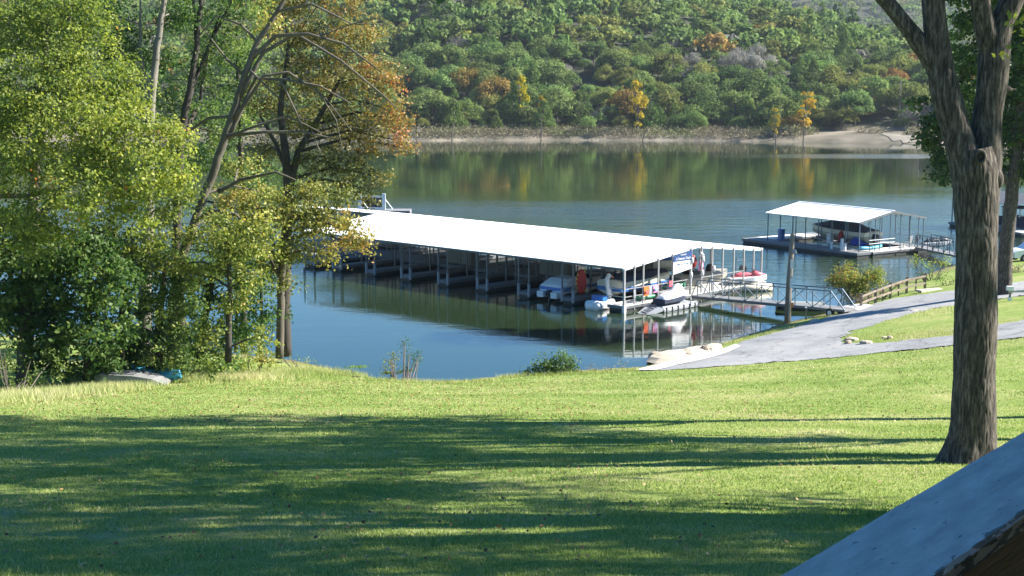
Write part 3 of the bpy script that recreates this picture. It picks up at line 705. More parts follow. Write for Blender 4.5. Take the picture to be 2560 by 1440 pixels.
for i, x in enumerate((.02, 1.05, 1.95, 3.5, 5.0, 7.0, 8.2, 9.4, 10.6, 11.9, 13.1, 14.3, 15.3)):
    D1.post(x, -.08, .1 if i else -.35, wd=.09 if i not in (0, 5) else .13, bumper=0, m=M['alu'])
    if i in (0,): MB().box(-.1,.1,-.1,.1,-.35,.5).build('bumper', M['white'], D1.root, loc=(x,-.09,0))
for x, z in ((7.0,2.6),(8.2,2.55),(6.9,1.6),(8.15,1.6),(9.45,1.8)): MB().tube([(x,-.2,z),(x,-.2,z+.38)], .1, 8).build('bumper', M['white'], D1.root, smooth=True)
for x0, x1 in ((.02,1.95),(1.95,3.5),(3.5,5.0),(5.0,7.0),(8.2,10.6),(10.6,13.1)):
    D1.rail(x0, -.08, x1, -.08, m=M['alu'])
D1.rail(.02, -.08, .02, 1.2, m=M['alu'])
# roof lamp under the gable peak
MB().tube([(8.05,-.12,3.25),(8.05,-.2,3.0)], [.08,.2], 10).build('lamp', M['white'], D1.root, smooth=True)

# sign hanging on the gable
x0, x1 = 5.02, 7.0
so = empty('dock_sign', D1.w((x0+x1)/2, -.16, 2.55), a1r, 'blue and white banner sign hanging under the gable of the long dock', 'sign')
def banner(z00, z01, z10, z11, m, name, t_=.02): MB().add([(-1,0,z00),(1,0,z10),(1,0,z11),(-1,0,z01),(-1,t_,z00),(1,t_,z10),(1,t_,z11),(-1,t_,z01)], [(0,1,2,3),(7,6,5,4),(0,4,5,1),(1,5,6,2),(2,6,7,3),(3,7,4,0)]).build(name, m, so)
banner(.28,.66,.28,.93,M['sign_blue'],'blue_panel'); banner(-.55,.277,-.30,.277,M['white'],'white_panel')
def text_mesh(s_, size, m, parent, loc, rot, name='lettering', al='CENTER'):
    cu = bpy.data.curves.new('lettering', 'FONT'); cu.body = s_; cu.size = size; cu.align_x = al; cu.extrude = .003
    ob = bpy.data.objects.new('tmp', cu); C.objects.link(ob); bpy.context.view_layer.update()
    me = bpy.data.meshes.new_from_object(ob.evaluated_get(bpy.context.evaluated_depsgraph_get())); bpy.data.objects.remove(ob)
    me.materials.clear(); me.materials.append(m); return link(name, me, parent, loc, rot)
text_mesh('Covered', .17, M['white'], so, (.05,-.008,.66), (math.pi/2,0,0)); text_mesh('A Stewart Dock', .24, M['white'], so, (.05,-.008,.38), (math.pi/2,0,0)); text_mesh('Slips & Storage', .22, M['sign_blue'], so, (0,-.008,.02), (math.pi/2,0,0))

# ------------------------------------------------------------------ boats
def hull_rings(L, W, hs_, bow=.5, n=11, keel=.0, sheer=.18, chine=.35, bowlift=.6, dz=0):
    out = []
    for i in range(n):
        t_ = i/(n-1); x = (t_-.5)*L; k_ = 1 if t_ < bow else max(.02, 1-((t_-bow)/(1-bow))**2.2)
        hw = W/2*k_*(.92+.08*min(1, t_*4)); zk = keel + hs_*bowlift*max(0, (t_-bow)/(1-bow))**2; zs = hs_*(1+sheer*t_*t_); zc = zk + (zs-zk)*chine
        out.append([(x,0,zk),(x,hw*.86,zc),(x,hw,zc+(zs-zc)*.25),(x,hw,zs),(x,hw*.55,zs+.05*W*k_+dz),(x,-hw*.55,zs+.05*W*k_+dz),(x,-hw,zs),(x,-hw,zc+(zs-zc)*.25),(x,-hw*.86,zc)])
    return out
def boat_root(name, dock, x, y, z, heading, label, cat, group=None):
    return empty(name, dock.w(x, y, z), dock.rz + R(heading), label, cat, group)
def outboard(parent, x, z, m=None, s_=1.0, loc_y=0):
    mb = MB(); mb.loft([[(x-.02,loc_y-.16*s_,z+.25*s_),(x-.5*s_,loc_y-.18*s_,z+.25*s_),(x-.5*s_,loc_y+.18*s_,z+.25*s_),(x-.02,loc_y+.16*s_,z+.25*s_)],[(x+.03,loc_y-.17*s_,z+.55*s_),(x-.55*s_,loc_y-.2*s_,z+.55*s_),(x-.55*s_,loc_y+.2*s_,z+.55*s_),(x+.03,loc_y+.17*s_,z+.55*s_)],[(x-.03,loc_y-.1*s_,z+.75*s_),(x-.42*s_,loc_y-.13*s_,z+.78*s_),(x-.42*s_,loc_y+.13*s_,z+.78*s_),(x-.03,loc_y+.1*s_,z+.75*s_)]])
    ob = mb.build('outboard_motor', m or M['dark'], parent); MB().box(x-.32*s_,x-.12*s_,loc_y-.06,loc_y+.06,z-.7*s_,z+.24*s_).build('motor_leg', M['dark'], ob); return ob
# 1 blue and white runabout, stern out
o = boat_root('runabout', D1, 3.55, 6.78, .15, 0, 'blue and white runabout with its stern out beside the red inflatable', 'boat')
MB().loft(hull_rings(6.0, 2.25, .8)).build('hull', M['gel_white'], o)
mb = MB(); rr = hull_rings(6.02, 2.3, .8); mb.loft([[(q[3][0],q[3][1]+.01,q[3][2]-.24),(q[3][0],q[3][1]+.012,q[3][2]-.02),(q[3][0],-q[3][1]-.012,q[3][2]-.02),(q[3][0],-q[3][1]-.01,q[3][2]-.24)] for q in rr]).build('blue_stripe', M['gel_blue'], o)
mb = MB(); mb.loft([[(-2.98,-1.05,.83),(-2.98,1.05,.83),(-2.9,.8,.95),(-2.9,-.8,.95)],[(-2.4,-1.05,.84),(-2.4,1.05,.84),(-2.25,.75,1.32),(-2.25,-.75,1.32)],[(-1.2,-1.0,.86),(-1.2,1.0,.86),(-1.1,.7,1.38),(-1.1,-.7,1.38)],[(.2,-.9,.9),(.2,.9,.9),(.3,.5,1.15),(.3,-.5,1.15)]]).build('engine_cover', M['gel_white'], o)
mb = MB(); mb.box(-3.45,-3.0,-.9,-.35,.1,.5); mb.box(-3.45,-3.0,.35,.9,.1,.5); mb.build('swim_step', M['gel_white'], o); outboard(o, -2.98, -.02, s_=.8)
mb = MB(); mb.add([(.4,-.8,.95),(.4,.8,.95),(.0,.7,1.45),(.0,-.7,1.45),(.9,0,1.0)], [(0,1,2,3),(0,3,4),(1,4,2),(2,4,3)]).build('windshield', M['glass'], o)
def rope(a, b, sag=.25, parent=None):
    a = Vector(a); b = Vector(b); o_ = empty('mooring_rope', a, 0, 'thin pale mooring rope tied between boat and dock post', 'rope')
    MB().tube([(b-a)*t_ + Vector((0,0,-sag*4*t_*(1-t_))) for t_ in (0,.25,.5,.75,1)], .022, 5).build('strand', M['gel_cream'], o_); return o_
rope(D1.w(.9,6.0,.9), D1.w(.12,5.4,.75))['label'] = 'thin rope from the blue runabout to the finger post'
rope(D1.w(1.4,2.0,.55), D1.w(.12,1.2,.75))['label'] = 'thin rope tying the swan boat to the corner post'
rope(D1.w(2.0,-.8,.3), D1.w(1.95,-.05,.9))['label'] = 'thin rope holding the grey lift to the railing post'
for k, y_ in enumerate((-1.16, 1.16)): MB().tube([(-.6,y_,.15),(-.6,y_,.7)], .11, 8).build('fender', M['white'], o, smooth=True)
# 2 cream pontoon / cruiser in the next slip
o = boat_root('pontoon_boat', D1, 5.2, 2.85, .55, 0, 'cream boat with a dark blue lower stripe raised behind the swan boat', 'boat')
MB().loft(hull_rings(6.4, 2.3, 1.0, bow=.6)).build('hull', M['gel_cream'], o)
mb = MB(); rr = hull_rings(6.42, 2.34, 1.0, bow=.6); mb.loft([[(q[3][0],q[3][1]+.01,q[3][2]-.62),(q[3][0],q[3][1]+.012,q[3][2]-.35),(q[3][0],-q[3][1]-.012,q[3][2]-.35),(q[3][0],-q[3][1]-.01,q[3][2]-.62)] for q in rr]).build('blue_stripe', M['gel_blue'], o)
mb = MB(); mb.loft([[(-2.9,-1.1,1.0),(-2.9,1.1,1.0),(-2.7,.8,1.3),(-2.7,-.8,1.3)],[(0,-1.1,1.05),(0,1.1,1.05),(0,.5,1.4),(0,-.5,1.4)],[(2.6,-.5,1.2),(2.6,.5,1.2),(2.5,.2,1.35),(2.5,-.2,1.35)]]).build('canvas_cover', M['navy'], o)
for sx_ in (-2, 2): MB().bar((sx_,-1.3,-.35),(sx_,1.3,-.35),.12).build('lift_beam', M['steel'], o)
# 3 swan pedal boat
o = boat_root('swan_boat', D1, .55, 2.35, .0, 6, 'white swan pedal boat with orange beak floating at the dock corner', 'pedal boat')
MB().loft([boat_ring(x, hw, -.12, zt, 12) for x, hw, zt in ((-1.15,.35,.42),(-.95,.62,.62),(-.3,.75,.5),(.5,.72,.5),(1.0,.5,.55),(1.3,.2,.5))]).build('body', M['gel_white'], o, smooth=True)
MB().tube([(.85,0,.4),(1.05,0,.75),(.92,0,1.15),(.72,0,1.5),(.72,0,1.85),(.95,0,2.05),(1.15,0,1.98)], [.28,.22,.17,.15,.15,.17,.12], 10).build('neck', M['gel_white'], o, smooth=True)
MB().tube([(1.2,0,1.98),(1.52,0,1.82)], [.08,.02], 6).build('beak', M['beak'], o); MB().box(-.4,.1,-.45,.45,.5,.85).build('seat', M['gel_blue'], o)
# 4 standing red inflatable with flame print
o = empty('towable_inflatable', D1.w(1.45, 4.85, .47), R(8), 'tall red oval inflatable with yellow flames standing on a dock finger', 'inflatable')
mb = MB(); n = 20; rr = []
for yy, k_ in ((-.09,.82),(-.05,.97),(.05,.97),(.09,.82)): rr.append([(.36*k_*math.cos(2*math.pi*i/n), yy, .92+.92*(k_*.97)*math.sin(2*math.pi*i/n)) for i in range(n)])
mb.loft(rr).build('body', M['red'], o, smooth=True)
for i, (fx, fz, fh) in enumerate(((-.3,1.35,.2),(-.36,1.05,.18),(-.37,.75,.2),(-.33,.45,.2),(.2,1.55,.22),(.28,.25,.22))):
    MB().add([(fx-.05,-.105,fz),(fx+.09,-.105,fz+.02),(fx+.03,-.105,fz+fh),(fx-.05,-.095,fz),(fx+.09,-.095,fz+.02),(fx+.03,-.095,fz+fh)], [(0,1,2),(5,4,3),(0,3,4,1),(1,4,5,2),(2,5,3,0)]).build('flame', M['yellow'], o)
o = empty('folded_float', D1.w(1.15, 5.25, .47), a1r+R(20), 'black float with pale stripes leaning against the red inflatable', 'inflatable')
for k in range(4): MB().tube([(-.45+.12*k,-.1,.05+.02*k),(-.28+.12*k,0,.35+.05*k),(-.3+.1*k,.05,.62+.03*k)], .075, 6).build('stripe' if k % 2 else 'tube', M['gel_cream'] if k % 2 else M['dark'], o, smooth=True)
# 5 boats further in on the far side
for j, (x, y, z, lab, hm, cm, nm) in enumerate([(12.2,6.8,.9,'cream runabout on a lift deep in the long dock',M['gel_cream'],M['gel_blue'],'runabout'),
        (12.3,11.0,.7,'grey covered boat on the far side, third slip of the long dock',M['lockergrey'],M['navy'],'runabout'),
        (12.3,19.0,.6,'white bow pointing inward under the middle of the long roof',M['gel_white'],M['lockergrey'],'runabout'),
        (12.3,27.2,.6,'dark hulled boat in the far row near the left end',M['navy'],M['lockergrey'],'runabout'),
        (12.3,35.4,.3,'white boat with black canopy at the left end of the long dock',M['gel_white'],M['navy'],'runabout')]):
    o = boat_root(nm, D1, x, y, z, 180, lab, 'boat')
    MB().loft(hull_rings(5.8, 2.2, .85)).build('hull', hm, o)
    MB().loft([[(-2.6,-1.05,.88),(-2.6,1.05,.88),(-2.4,.8,1.15),(-2.4,-.8,1.15)],[(0,-1.05,.92),(0,1.05,.92),(0,.45,1.5),(0,-.45,1.5)],[(2.3,-.45,1.0),(2.3,.45,1.0),(2.2,.2,1.15),(2.2,-.2,1.15)]]).build('canopy', cm, o)
    for sx_ in (-1.6, 1.6): MB().bar((sx_,-1.3,-.1),(sx_,1.3,-.1),.12).build('lift_beam', M['steel'], o)
    outboard(o, -2.9, .1, s_=.9)
# lockers on the central walkway
for k, (y, lab) in enumerate(((5.0,'grey storage locker on the walkway nearest the gable'),(13.0,'grey storage locker behind the fourth dock finger'),(23.2,'tall grey green storage locker near the left end of the dock'))):
    o = empty('storage_locker', D1.w(8.0, y, .45), a1r, lab, 'locker'); MB().box(-.45,.45,-1.4,1.4,0,1.9).build('body', M['lockergrey'], o)
    MB().box(-.5,.5,-1.45,1.45,1.9,1.96).build('lid', M['steel'], o)
    for sy in (-.7,.7): MB().box(-.475,-.455,sy-.6,sy+.6,.1,1.8).build('door', M['lockergrey'], o)
# 6 things hung on the railing
def cloth(name, x, wd, ln, m, lab, cat, z=1.5, m2=None):
    o = empty(name, D1.w(x, -.14, z), a1r, lab, cat); mb = MB(); n = 7; g = []
    for j in range(5):
        g.append([((i/(n-1)-.5)*wd*(1-.12*j/4) , -.02-.05*math.sin(i*2.1+j)*j/4, -ln*j/4) for i in range(n)])
    mb.loft(g, close=False, caps=False); gb = [[(q[0],q[1]+.02,q[2]) for q in r_] for r_ in g]; mb.loft(gb, close=False, caps=False); mb.build('cloth', m, o, smooth=True)
    if m2: MB().box(-wd*.28,wd*.28,-.1,-.06,-ln*.7,-ln*.45).build('print_band', m2, o)
cloth('life_jacket', 2.18, .5, .62, M['orange'], 'orange and pink life jacket hanging on the dock railing', 'life jacket', 1.5, M['pink'])
cloth('towel', 2.62, .32, .6, M['greycloth'], 'grey towel hanging between the orange jacket and the pink towel', 'towel')
cloth('towel', 3.15, .5, .5, M['pinkcloth'], 'pink and blue towel over the dock railing', 'towel', 1.5, M['bluecloth'])
cloth('swim_bag', 1.0, .22, .55, M['greycloth'], 'small grey and purple bag hanging near the railing corner', 'bag', 1.4)
cloth('towel', 4.75, .35, .4, M['pink'], 'small pink cloth beside the white bucket on the railing', 'towel', 1.62)
# green kayak, bench, bucket, chair behind the railing
o = empty('kayak', D1.w(3.6, .75, .47), a1r+R(3), 'dark green kayak lying on the gable walkway behind the railing', 'kayak'); link('hull', kayak_mesh(3.4,.75,.42,M['green_p']), o); MB().box(-.35,.3,-.2,.2,.38,.46).build('seat', M['dark'], o)
o = empty('kayak', D1.w(6.0, .9, .47), a1r-R(4), 'second green kayak standing behind the sign end of the railing', 'kayak'); link('hull', kayak_mesh(3.0,.7,.8,M['green_p']), o); MB().box(-.35,.3,-.2,.2,.72,.84).build('seat', M['dark'], o)
def chair(dock, x, y, ang, m, lab, z=.45):
    o = empty('deck_chair', dock.w(x, y, z), dock.rz+R(ang), lab, 'chair'); MB().box(-.25,.25,-.25,.25,.38,.43).build('seat', m, o); MB().add([(-.25,.22,.43),(.25,.22,.43),(.25,.34,1.0),(-.25,.34,1.0),(-.25,.26,.43),(.25,.26,.43),(.25,.38,1.0),(-.25,.38,1.0)], [(0,1,2,3),(7,6,5,4),(0,4,5,1),(1,5,6,2),(2,6,7,3),(3,7,4,0)]).build('backrest', m, o)
    for sx_ in (-.24,.24):
        for sy in (-.23,.23): MB().bar((sx_,sy,0),(sx_,sy,.38),.035).build('leg', M['alu'], o)
        MB().bar((sx_,-.25,.62),(sx_,.28,.62),.04).build('armrest', M['alu'], o)
chair(D1, 4.4, .75, 200, M['dark'], 'black folding chair behind the railing left of the sign')
chair(D1, 5.5, .8, 170, M['navy'], 'dark blue folding chair behind the railing under the sign')
o = empty('ice_chest', D1.w(4.35, -.45, .46), a1r, 'small cream box at the walkway edge above the covered jet ski', 'cooler'); 
MB().box(-.28,.28,-.2,.2,0,.34).build('body', M['gel_cream'], o); MB().box(-.3,.3,-.22,.22,.345,.42).build('lid', M['white'], o)
o['label'] = 'small cream cooler on the walkway edge behind the covered jet ski'; o.location = D1.w(4.35, .12, .46)
o = empty('bucket', D1.w(4.75, .3, 1.0), a1r, 'white bucket with pink rim beside the black chair', 'bucket'); o.location = D1.w(4.75,.3,.46); MB().tube([(0,0,0),(0,0,.42)], [.16,.2], 12).build('body', M['white'], o); MB().tube([(0,0,.42),(0,0,.46)], [.21,.21], 12).build('rim', M['pinkcloth'], o)
# red inflatable standing by the gable middle
o = empty('towable_inflatable', D1.w(7.62, .25, 2.12), R(8), 'dark red oval inflatable hung upright under the gable peak', 'inflatable'); n = 20; rr = []
for yy, k_ in ((-.14,.8),(-.07,.97),(.07,.97),(.14,.8)): rr.append([(.30*k_*math.cos(2*math.pi*i/n), yy, .48+.48*k_*math.sin(2*math.pi*i/n)) for i in range(n)])
MB().loft(rr).build('body', M['darkred'], o, smooth=True); MB().box(-.18,.18,-.175,-.145,.45,.52).build('strap', M['pink'], o); MB().box(-.14,.14,-.175,-.145,.75,.79).build('strap', M['dark'], o)
o = empty('life_jacket', D1.w(8.35, .1, 1.9), a1r, 'pale pink life jacket hanging right of the dark red inflatable', 'life jacket'); MB().loft([boat_ring(-.22+.44*k_/4, .05+.1*math.sin(math.pi*k_/4), .0+.05*(k_ % 2), .75-.1*abs(k_-2), 8) for k_ in range(5)]).build('body', M['pinkcloth'], o, smooth=True)
MB().box(-.2,.2,-.17,-.14,.2,.27).build('strap', M['dark'], o)
# 7 aluminium bass boat raised in the gable slip, bow out
o = boat_root('bass_boat', D1, 12.2, 3.0, .2, 0, 'tan aluminium fishing boat raised on a lift with black motor at its stern', 'boat')
MB().loft(hull_rings(6.3, 2.1, .85, bow=.62, sheer=.12, bowlift=.5)).build('hull', M['gel_tan'], o)
mb = MB(); rr = hull_rings(6.34, 2.16, .85, bow=.62, sheer=.12); mb.loft([[(q[3][0],q[3][1]+.01,q[3][2]-.08),(q[3][0],q[3][1]+.01,q[3][2]+.03),(q[3][0],-q[3][1]-.01,q[3][2]+.03),(q[3][0],-q[3][1]-.01,q[3][2]-.08)] for q in rr]).build('gunwale', M['lockergrey'], o)
MB().ball((1.1,0,1.1),(.35,.3,.42)).build('trolling_motor', M['dark'], o, smooth=True); MB().box(-1.4,-.4,-.5,.5,.9,1.25).build('console', M['dark'], o); outboard(o, -3.1, .35, s_=.95)
for sx_ in (-1.8, 1.8): MB().bar((sx_,-1.5,-.1),(sx_,1.5,-.1),.14).build('lift_beam', M['alu'], o)
o = boat_root('runabout', D1, 9.0+2.3, 7.4-.6, 1.05, 180, 'white boat with a light blue gunwale behind the sign', 'boat'); MB().loft(hull_rings(5.6,2.0,.7)).build('hull', M['lockergrey'], o)
rr = hull_rings(5.64,2.06,.7); MB().loft([[(q[3][0],q[3][1]+.01,q[3][2]-.12),(q[3][0],q[3][1]+.01,q[3][2]+.03),(q[3][0],-q[3][1]-.01,q[3][2]+.03),(q[3][0],-q[3][1]-.01,q[3][2]-.12)] for q in rr]).build('gunwale', M['bluecloth'], o)
o.location = D1.w(11.8, 15.2, .9); o['label'] = 'grey hulled boat with a light blue gunwale in the fourth far slip'

# 8 jet ski under a white cover on a grey drive-on lift
def jetlift(name, wx, rz, lab):
    o = empty(name, wx, rz, lab, 'boat lift')
    mb = MB()
    for s_ in (-1, 1):
        mb.tube([(-1.7,s_*.52,.12),(1.9,s_*.52,.14)], [.24,.24], 10)
    mb.box(-1.75,1.95,-.7,.7,.16,.3); mb.build('pontoon_body', M['liftgrey'], o)
    MB().add([(-1.75,-.7,.3),(-3.1,-.42,-.02),(-3.1,.42,-.02),(-1.75,.7,.3),(-1.75,-.7,.1),(-3.1,-.42,-.14),(-3.1,.42,-.14),(-1.75,.7,.1)], [(0,3,2,1),(4,5,6,7),(0,1,5,4),(1,2,6,5),(2,3,7,6),(3,0,4,7)]).build('ramp', M['liftgrey'], o)
    for k in range(6): MB().box(-1.5+k*.6,-1.42+k*.6,-.78,-.71,.0,.3).build('lug', M['dark'], o)
    for k in range(4): MB().bar((-2.9+k*.3,-.3,.06+k*.08),(-2.75+k*.3,.3,.09+k*.08),.05,.03).build('grip_strip', M['dark'], o)
    return o
pj = P(1640, 782, z=0.0); pj2 = P(1722, 770, z=0)
jr = math.atan2(pj2[1]-pj[1], pj2[0]-pj[0])
jl = (D1.w(3.6, -1.15, 0)); jetlift('drive_on_lift', jl, a1r, 'grey plastic drive-on lift floating beside the gable walkway')
def jetski(wx, rz, lab, hullm, topm, cover=None):
    o = empty('jet_ski', wx, rz, lab, 'jet ski')
    MB().loft(hull_rings(2.9, 1.1, .42, bow=.55, sheer=.5)).build('hull', hullm, o)
    if cover:
        MB().loft([[(x, hw*c_, z0+(z1-z0)*s_) for c_, s_ in ((-1,0),(-.95,.45),(-.5,.9),(0,1),(.5,.9),(.95,.45),(1,0))] for x, hw, z0, z1 in ((-1.4,.42,.34,.55),(-1.1,.5,.34,.72),(-.5,.5,.36,.85),(.0,.5,.38,.9),(.3,.5,.4,1.25),(.55,.48,.42,1.3),(.9,.42,.46,.95),(1.38,.15,.55,.66))]).build('cover', cover, o, smooth=True)
    else:
        MB().loft([boat_ring(x, hw, z0, z1, 8) for x, hw, z0, z1 in ((-1.2,.2,.4,.62),(-.6,.24,.42,.82),(0,.22,.45,.8),(.25,.2,.5,.75))]).build('seat', topm, o, smooth=True)
        MB().loft([boat_ring(x, hw, z0, z1, 8) for x, hw, z0, z1 in ((.2,.35,.4,.7),(.5,.4,.42,.95),(.9,.35,.45,.8),(1.35,.1,.55,.65))]).build('cowl', topm, o, smooth=True)
        MB().tube([(.45,-.38,1.0),(.5,0,.98),(.45,.38,1.0)], .03, 6).build('handlebar', M['dark'], o)
    return o
jetski((jl[0]+.1*math.cos(a1r), jl[1]+.1*math.sin(a1r), .3), a1r, 'jet ski under a bright white cover on the grey lift', M['navy'], M['navy'], M['cover'])
# 9 red and white jet ski on a cream float by the gangway, plus pale rowing skiff
jl2 = P(1868, 722, z=.1); tb = empty('float_lift', tuple(jl2), R(12), 'cream tubular float carrying the red and white jet ski', 'boat lift')
MB().tube([(-1.5,-.55,.15),(1.6,-.55,.15)], [.28,.28], 12).build('tube', M['gel_cream'], tb, smooth=True); MB().tube([(-1.5,.55,.15),(1.6,.55,.15)], [.28,.28], 12).build('tube', M['gel_cream'], tb, smooth=True); MB().box(-1.4,1.4,-.5,.5,.2,.34).build('deck', M['white'], tb)
jetski((jl2[0], jl2[1], .48), R(12), 'red and white jet ski on the cream float right of the gable', M['gel_white'], M['pink'])
pf = P(1765, 716, z=.3); o = empty('floating_pad', (pf[0], pf[1], .1), R(26), 'long pale floating pad between the gable and the red jet ski', 'raft'); MB().loft([boat_ring(x, hw, 0, .38, 10) for x, hw in ((-2.6,.35),(-2.4,.6),(0,.7),(2.4,.6),(2.6,.35))]).build('body', M['gel_cream'], o, smooth=True)
MB().box(-1.8,1.6,-.5,.5,.375,.4).build('top_pad', M['white'], o)
for y_ in (-1.0, 1.0): pass
po = P(1857, 708, z=.3); o = empty('outboard_motor', (po[0], po[1], .4), R(10), 'black outboard motor tilted on a stand behind the red jet ski', 'outboard motor'); outboard(o, .2, .55, s_=.85)
MB().bar((0,0,-.3),(0,0,1.1),.08).build('stand', M['steel'], o)
lf = P(1850, 705, z=.3); o = empty('lift_frame', (lf[0], lf[1], .1), a1r, 'thin dark metal ladder frame standing beside the red jet ski', 'frame')
for x_ in (-.5,.6): MB().bar((x_,0,-.4),(x_,0,2.0),.06).build('upright', M['steel_blue'], o)
for z_ in (1.3,1.8): MB().bar((-.5,0,z_),(.6,0,z_),.05).build('rung', M['steel_blue'], o)
# white screen frame beyond the left end of the dock
fa = P(900, 524, z=.45); fb = P(960, 524, z=.45)
dv = (fb-fa); rzf = math.atan2(dv[1], dv[0]); Lf = float(np.hypot(dv[0], dv[1])); sc = fa[1]/F
o = empty('screen_frame', tuple(fa), rzf, 'white framed dark screen with braces standing beyond the dock roof', 'frame')
for x_, w_ in ((0,.36),(Lf,.36)): MB().box(x_-w_/2,x_+w_/2,-.15,.15,-.6,40*sc).build('post', M['white'], o)
MB().box(.2,Lf-.2,-.06,.06,30*sc,30*sc+.2).build('top_rail', M['white'], o); MB().box(.2,Lf-.2,-.09,.09,.0,.25).build('bottom_rail', M['white'], o)
MB().box(.25,Lf-.25,-.02,.02,.27,30*sc-.03).build('screen', M['navy'], o)
for x_ in (.2, Lf+.2): MB().bar((x_,0,24*sc),(x_+.8,-.5,.1),.09).build('brace', M['white'], o)
MB().box(-2,Lf+3,-1.5,1.2,-.6,.0).build('float', M['deck'], o)

# ------------------------------------------------------------------ gangways
def gangway(a, b, wd, lab, z1=1.1, m=None, bays=7, wheels=True):
    """truss gangway from a to b (world points on the deck surface centre line)"""
    a = np.array(a); b = np.array(b); d = b-a; L = float(np.linalg.norm(d)); o = empty('gangway', tuple(a), math.atan2(d[1], d[0]), lab, 'gangway'); dz = d[2]
    m = m or M['steel_blue']; zz = lambda x: dz*x/L
    MB().add([(0,-wd/2,0),(L,-wd/2,dz),(L,wd/2,dz),(0,wd/2,0),(0,-wd/2,-.14),(L,-wd/2,dz-.14),(L,wd/2,dz-.14),(0,wd/2,-.14)], [(0,1,2,3),(7,6,5,4),(0,4,5,1),(1,5,6,2),(2,6,7,3),(3,7,4,0)]).build('deck', M['deck'], o)
    for s_ in (-1, 1):
        y = s_*(wd/2+.04)
        MB().bar((.5,y,zz(.5)+z1),(L-1.0,y,zz(L-1)+z1),.06).build('top_rail', m, o)
        MB().bar((0,y,-.02),(.5,y,zz(.5)+z1),.05).build('end_brace', m, o); MB().bar((L-1.0,y,zz(L-1)+z1),(L,y,dz),.06).build('end_brace', m, o)
        for k in range(bays+1):
            x = .5+(L-1.5)*k/bays; MB().bar((x,y,zz(x)),(x,y,zz(x)+z1),.05).build('upright', m, o)
            if k < bays:
                x2 = .5+(L-1.5)*(k+1)/bays; mb = MB()
                if k % 2: mb.bar((x,y,zz(x)),(x2,y,zz(x2)+z1-.05),.04)
                else: mb.bar((x,y,zz(x)+z1-.05),(x2,y,zz(x2)),.04)
                mb.build('diagonal', m, o)
        if wheels:
            wh = MB().tube([(L-1.0,y-.07,dz-.28),(L-1.0,y+.07,dz-.28)], .29, 16).build('wheel', M['tyre'], o); MB().tube([(L-1.0,y-.085,dz-.28),(L-1.0,y+.085,dz-.28)], .14, 12).build('rim', M['white'], wh)
    MB().bar((0,0,-.2),(L,0,dz-.2),.3,.1).build('under_beam', M['steel'], o)
    return o
ga = np.array(D1.w(6.9, -.75, .5)); gb = P(2125, 772, z=.85)
gangway(ga, gb, 1.25, 'long steel truss gangway with wheels joining the long dock to the bank', bays=8)
pl = Gnear(2150, 772); o = empty('landing_slab', (pl[0], pl[1], g1(*pl)+.08), R(35), 'small pale concrete landing at the bank end of the gangway', 'slab'); MB().box(-1.0,1.2,-.9,.9,-.3,.06).build('slab', M['concrete'], o); MB().box(-1.35,-1.02,-.7,.7,-.28,-.05).build('step', M['concrete'], o)
pf = P(2010, 778, z=.0); o = empty('gangway_float', (pf[0], pf[1]+1.0, 0), R(-8), 'black float half hidden under the gangway right of the pole', 'float'); MB().box(-1.6,1.5,-.8,.8,-.3,.32).build('drum', M['float'], o); MB().box(-1.65,1.55,-.85,.85,.325,.37).build('top_plate', M['lockergrey'], o)

# ------------------------------------------------------------------ second covered dock
o2, a2r = dock_frame(2150, 556, 3.0, 34.2)
D2 = Dock('covered_boat_dock', o2, a2r, 'small covered boat dock with white roof on the right of the lake', 8.3, 11.2, 3.0, 3.75)
D2.slope(-.05, 4.13, 0, 11.2); D2.slope(4.17, 8.35, 0, 11.2)
MB().bar((4.15,-.02,3.78),(4.15,11.22,3.78),.25,.05).build('ridge_cap', M['roof'], D2.root)
mb = MB(); mb.bar((-.07,-.03,2.92),(4.15,-.03,3.67),.05,.16); mb.bar((4.15,-.03,3.67),(8.37,-.03,2.92),.05,.16); mb.build('gable_trim', M['steel'], D2.root)
for i in range(8):
    y = .15 + i*1.55
    D2.post(.15, y, .3, m=M['steel_blue'], wd=.07, bumper=2 if i in (2, 1) else 0)
    if i % 2 == 0: D2.post(2.1, y, .3, m=M['steel_blue'], wd=.06)
    D2.post(8.2, y, .3, m=M['steel_blue'], wd=.07)
for x in (1.4, 2.6, 3.9, 5.2, 6.4, 7.5): D2.post(x, .1, .3, m=M['steel_blue'], wd=.06)
D2.deckpiece('walkway', -.4, 1.35, -.2, 13.8); D2.deckpiece('walkway', 7.2, 8.6, -.2, 13.8); D2.deckpiece('gable_walkway', 1.4, 7.15, -.3, 1.4, m=M['deck_light']); D2.deckpiece('end_walkway', 1.4, 7.15, 11.6, 13.8, m=M['deck_light'])
for zz in (1.0,.7): 
    MB().bar((1.2,.0,zz+.4),(4.4,.0,zz+.4),.045).build('rail', M['white'], D2.root); MB().bar((6.2,1.4,zz+.5),(8.3,1.4,zz+.5),.04).build('rail', M['steel_blue'], D2.root)
MB().box(-.1,.1,-.1,.1,0,1.0).build('bumper', M['white'], D2.root, loc=(.1,2.0,.45))
o = boat_root('cabin_cruiser', D2, 4.4, 6.0, .55, 90, 'cream speedboat with dark canvas cover on a lift in the small dock', 'boat')
MB().loft(hull_rings(7.2, 2.4, 1.1, bow=.5)).build('hull', M['gel_tan'], o)
mb = MB(); rr = hull_rings(7.24, 2.46, 1.1, bow=.5); mb.loft([[(q[3][0],q[3][1]+.01,q[3][2]-.3),(q[3][0],q[3][1]+.01,q[3][2]+.02),(q[3][0],-q[3][1]-.01,q[3][2]+.02),(q[3][0],-q[3][1]-.01,q[3][2]-.3)] for q in rr]).build('side_band', M['gel_cream'], o)
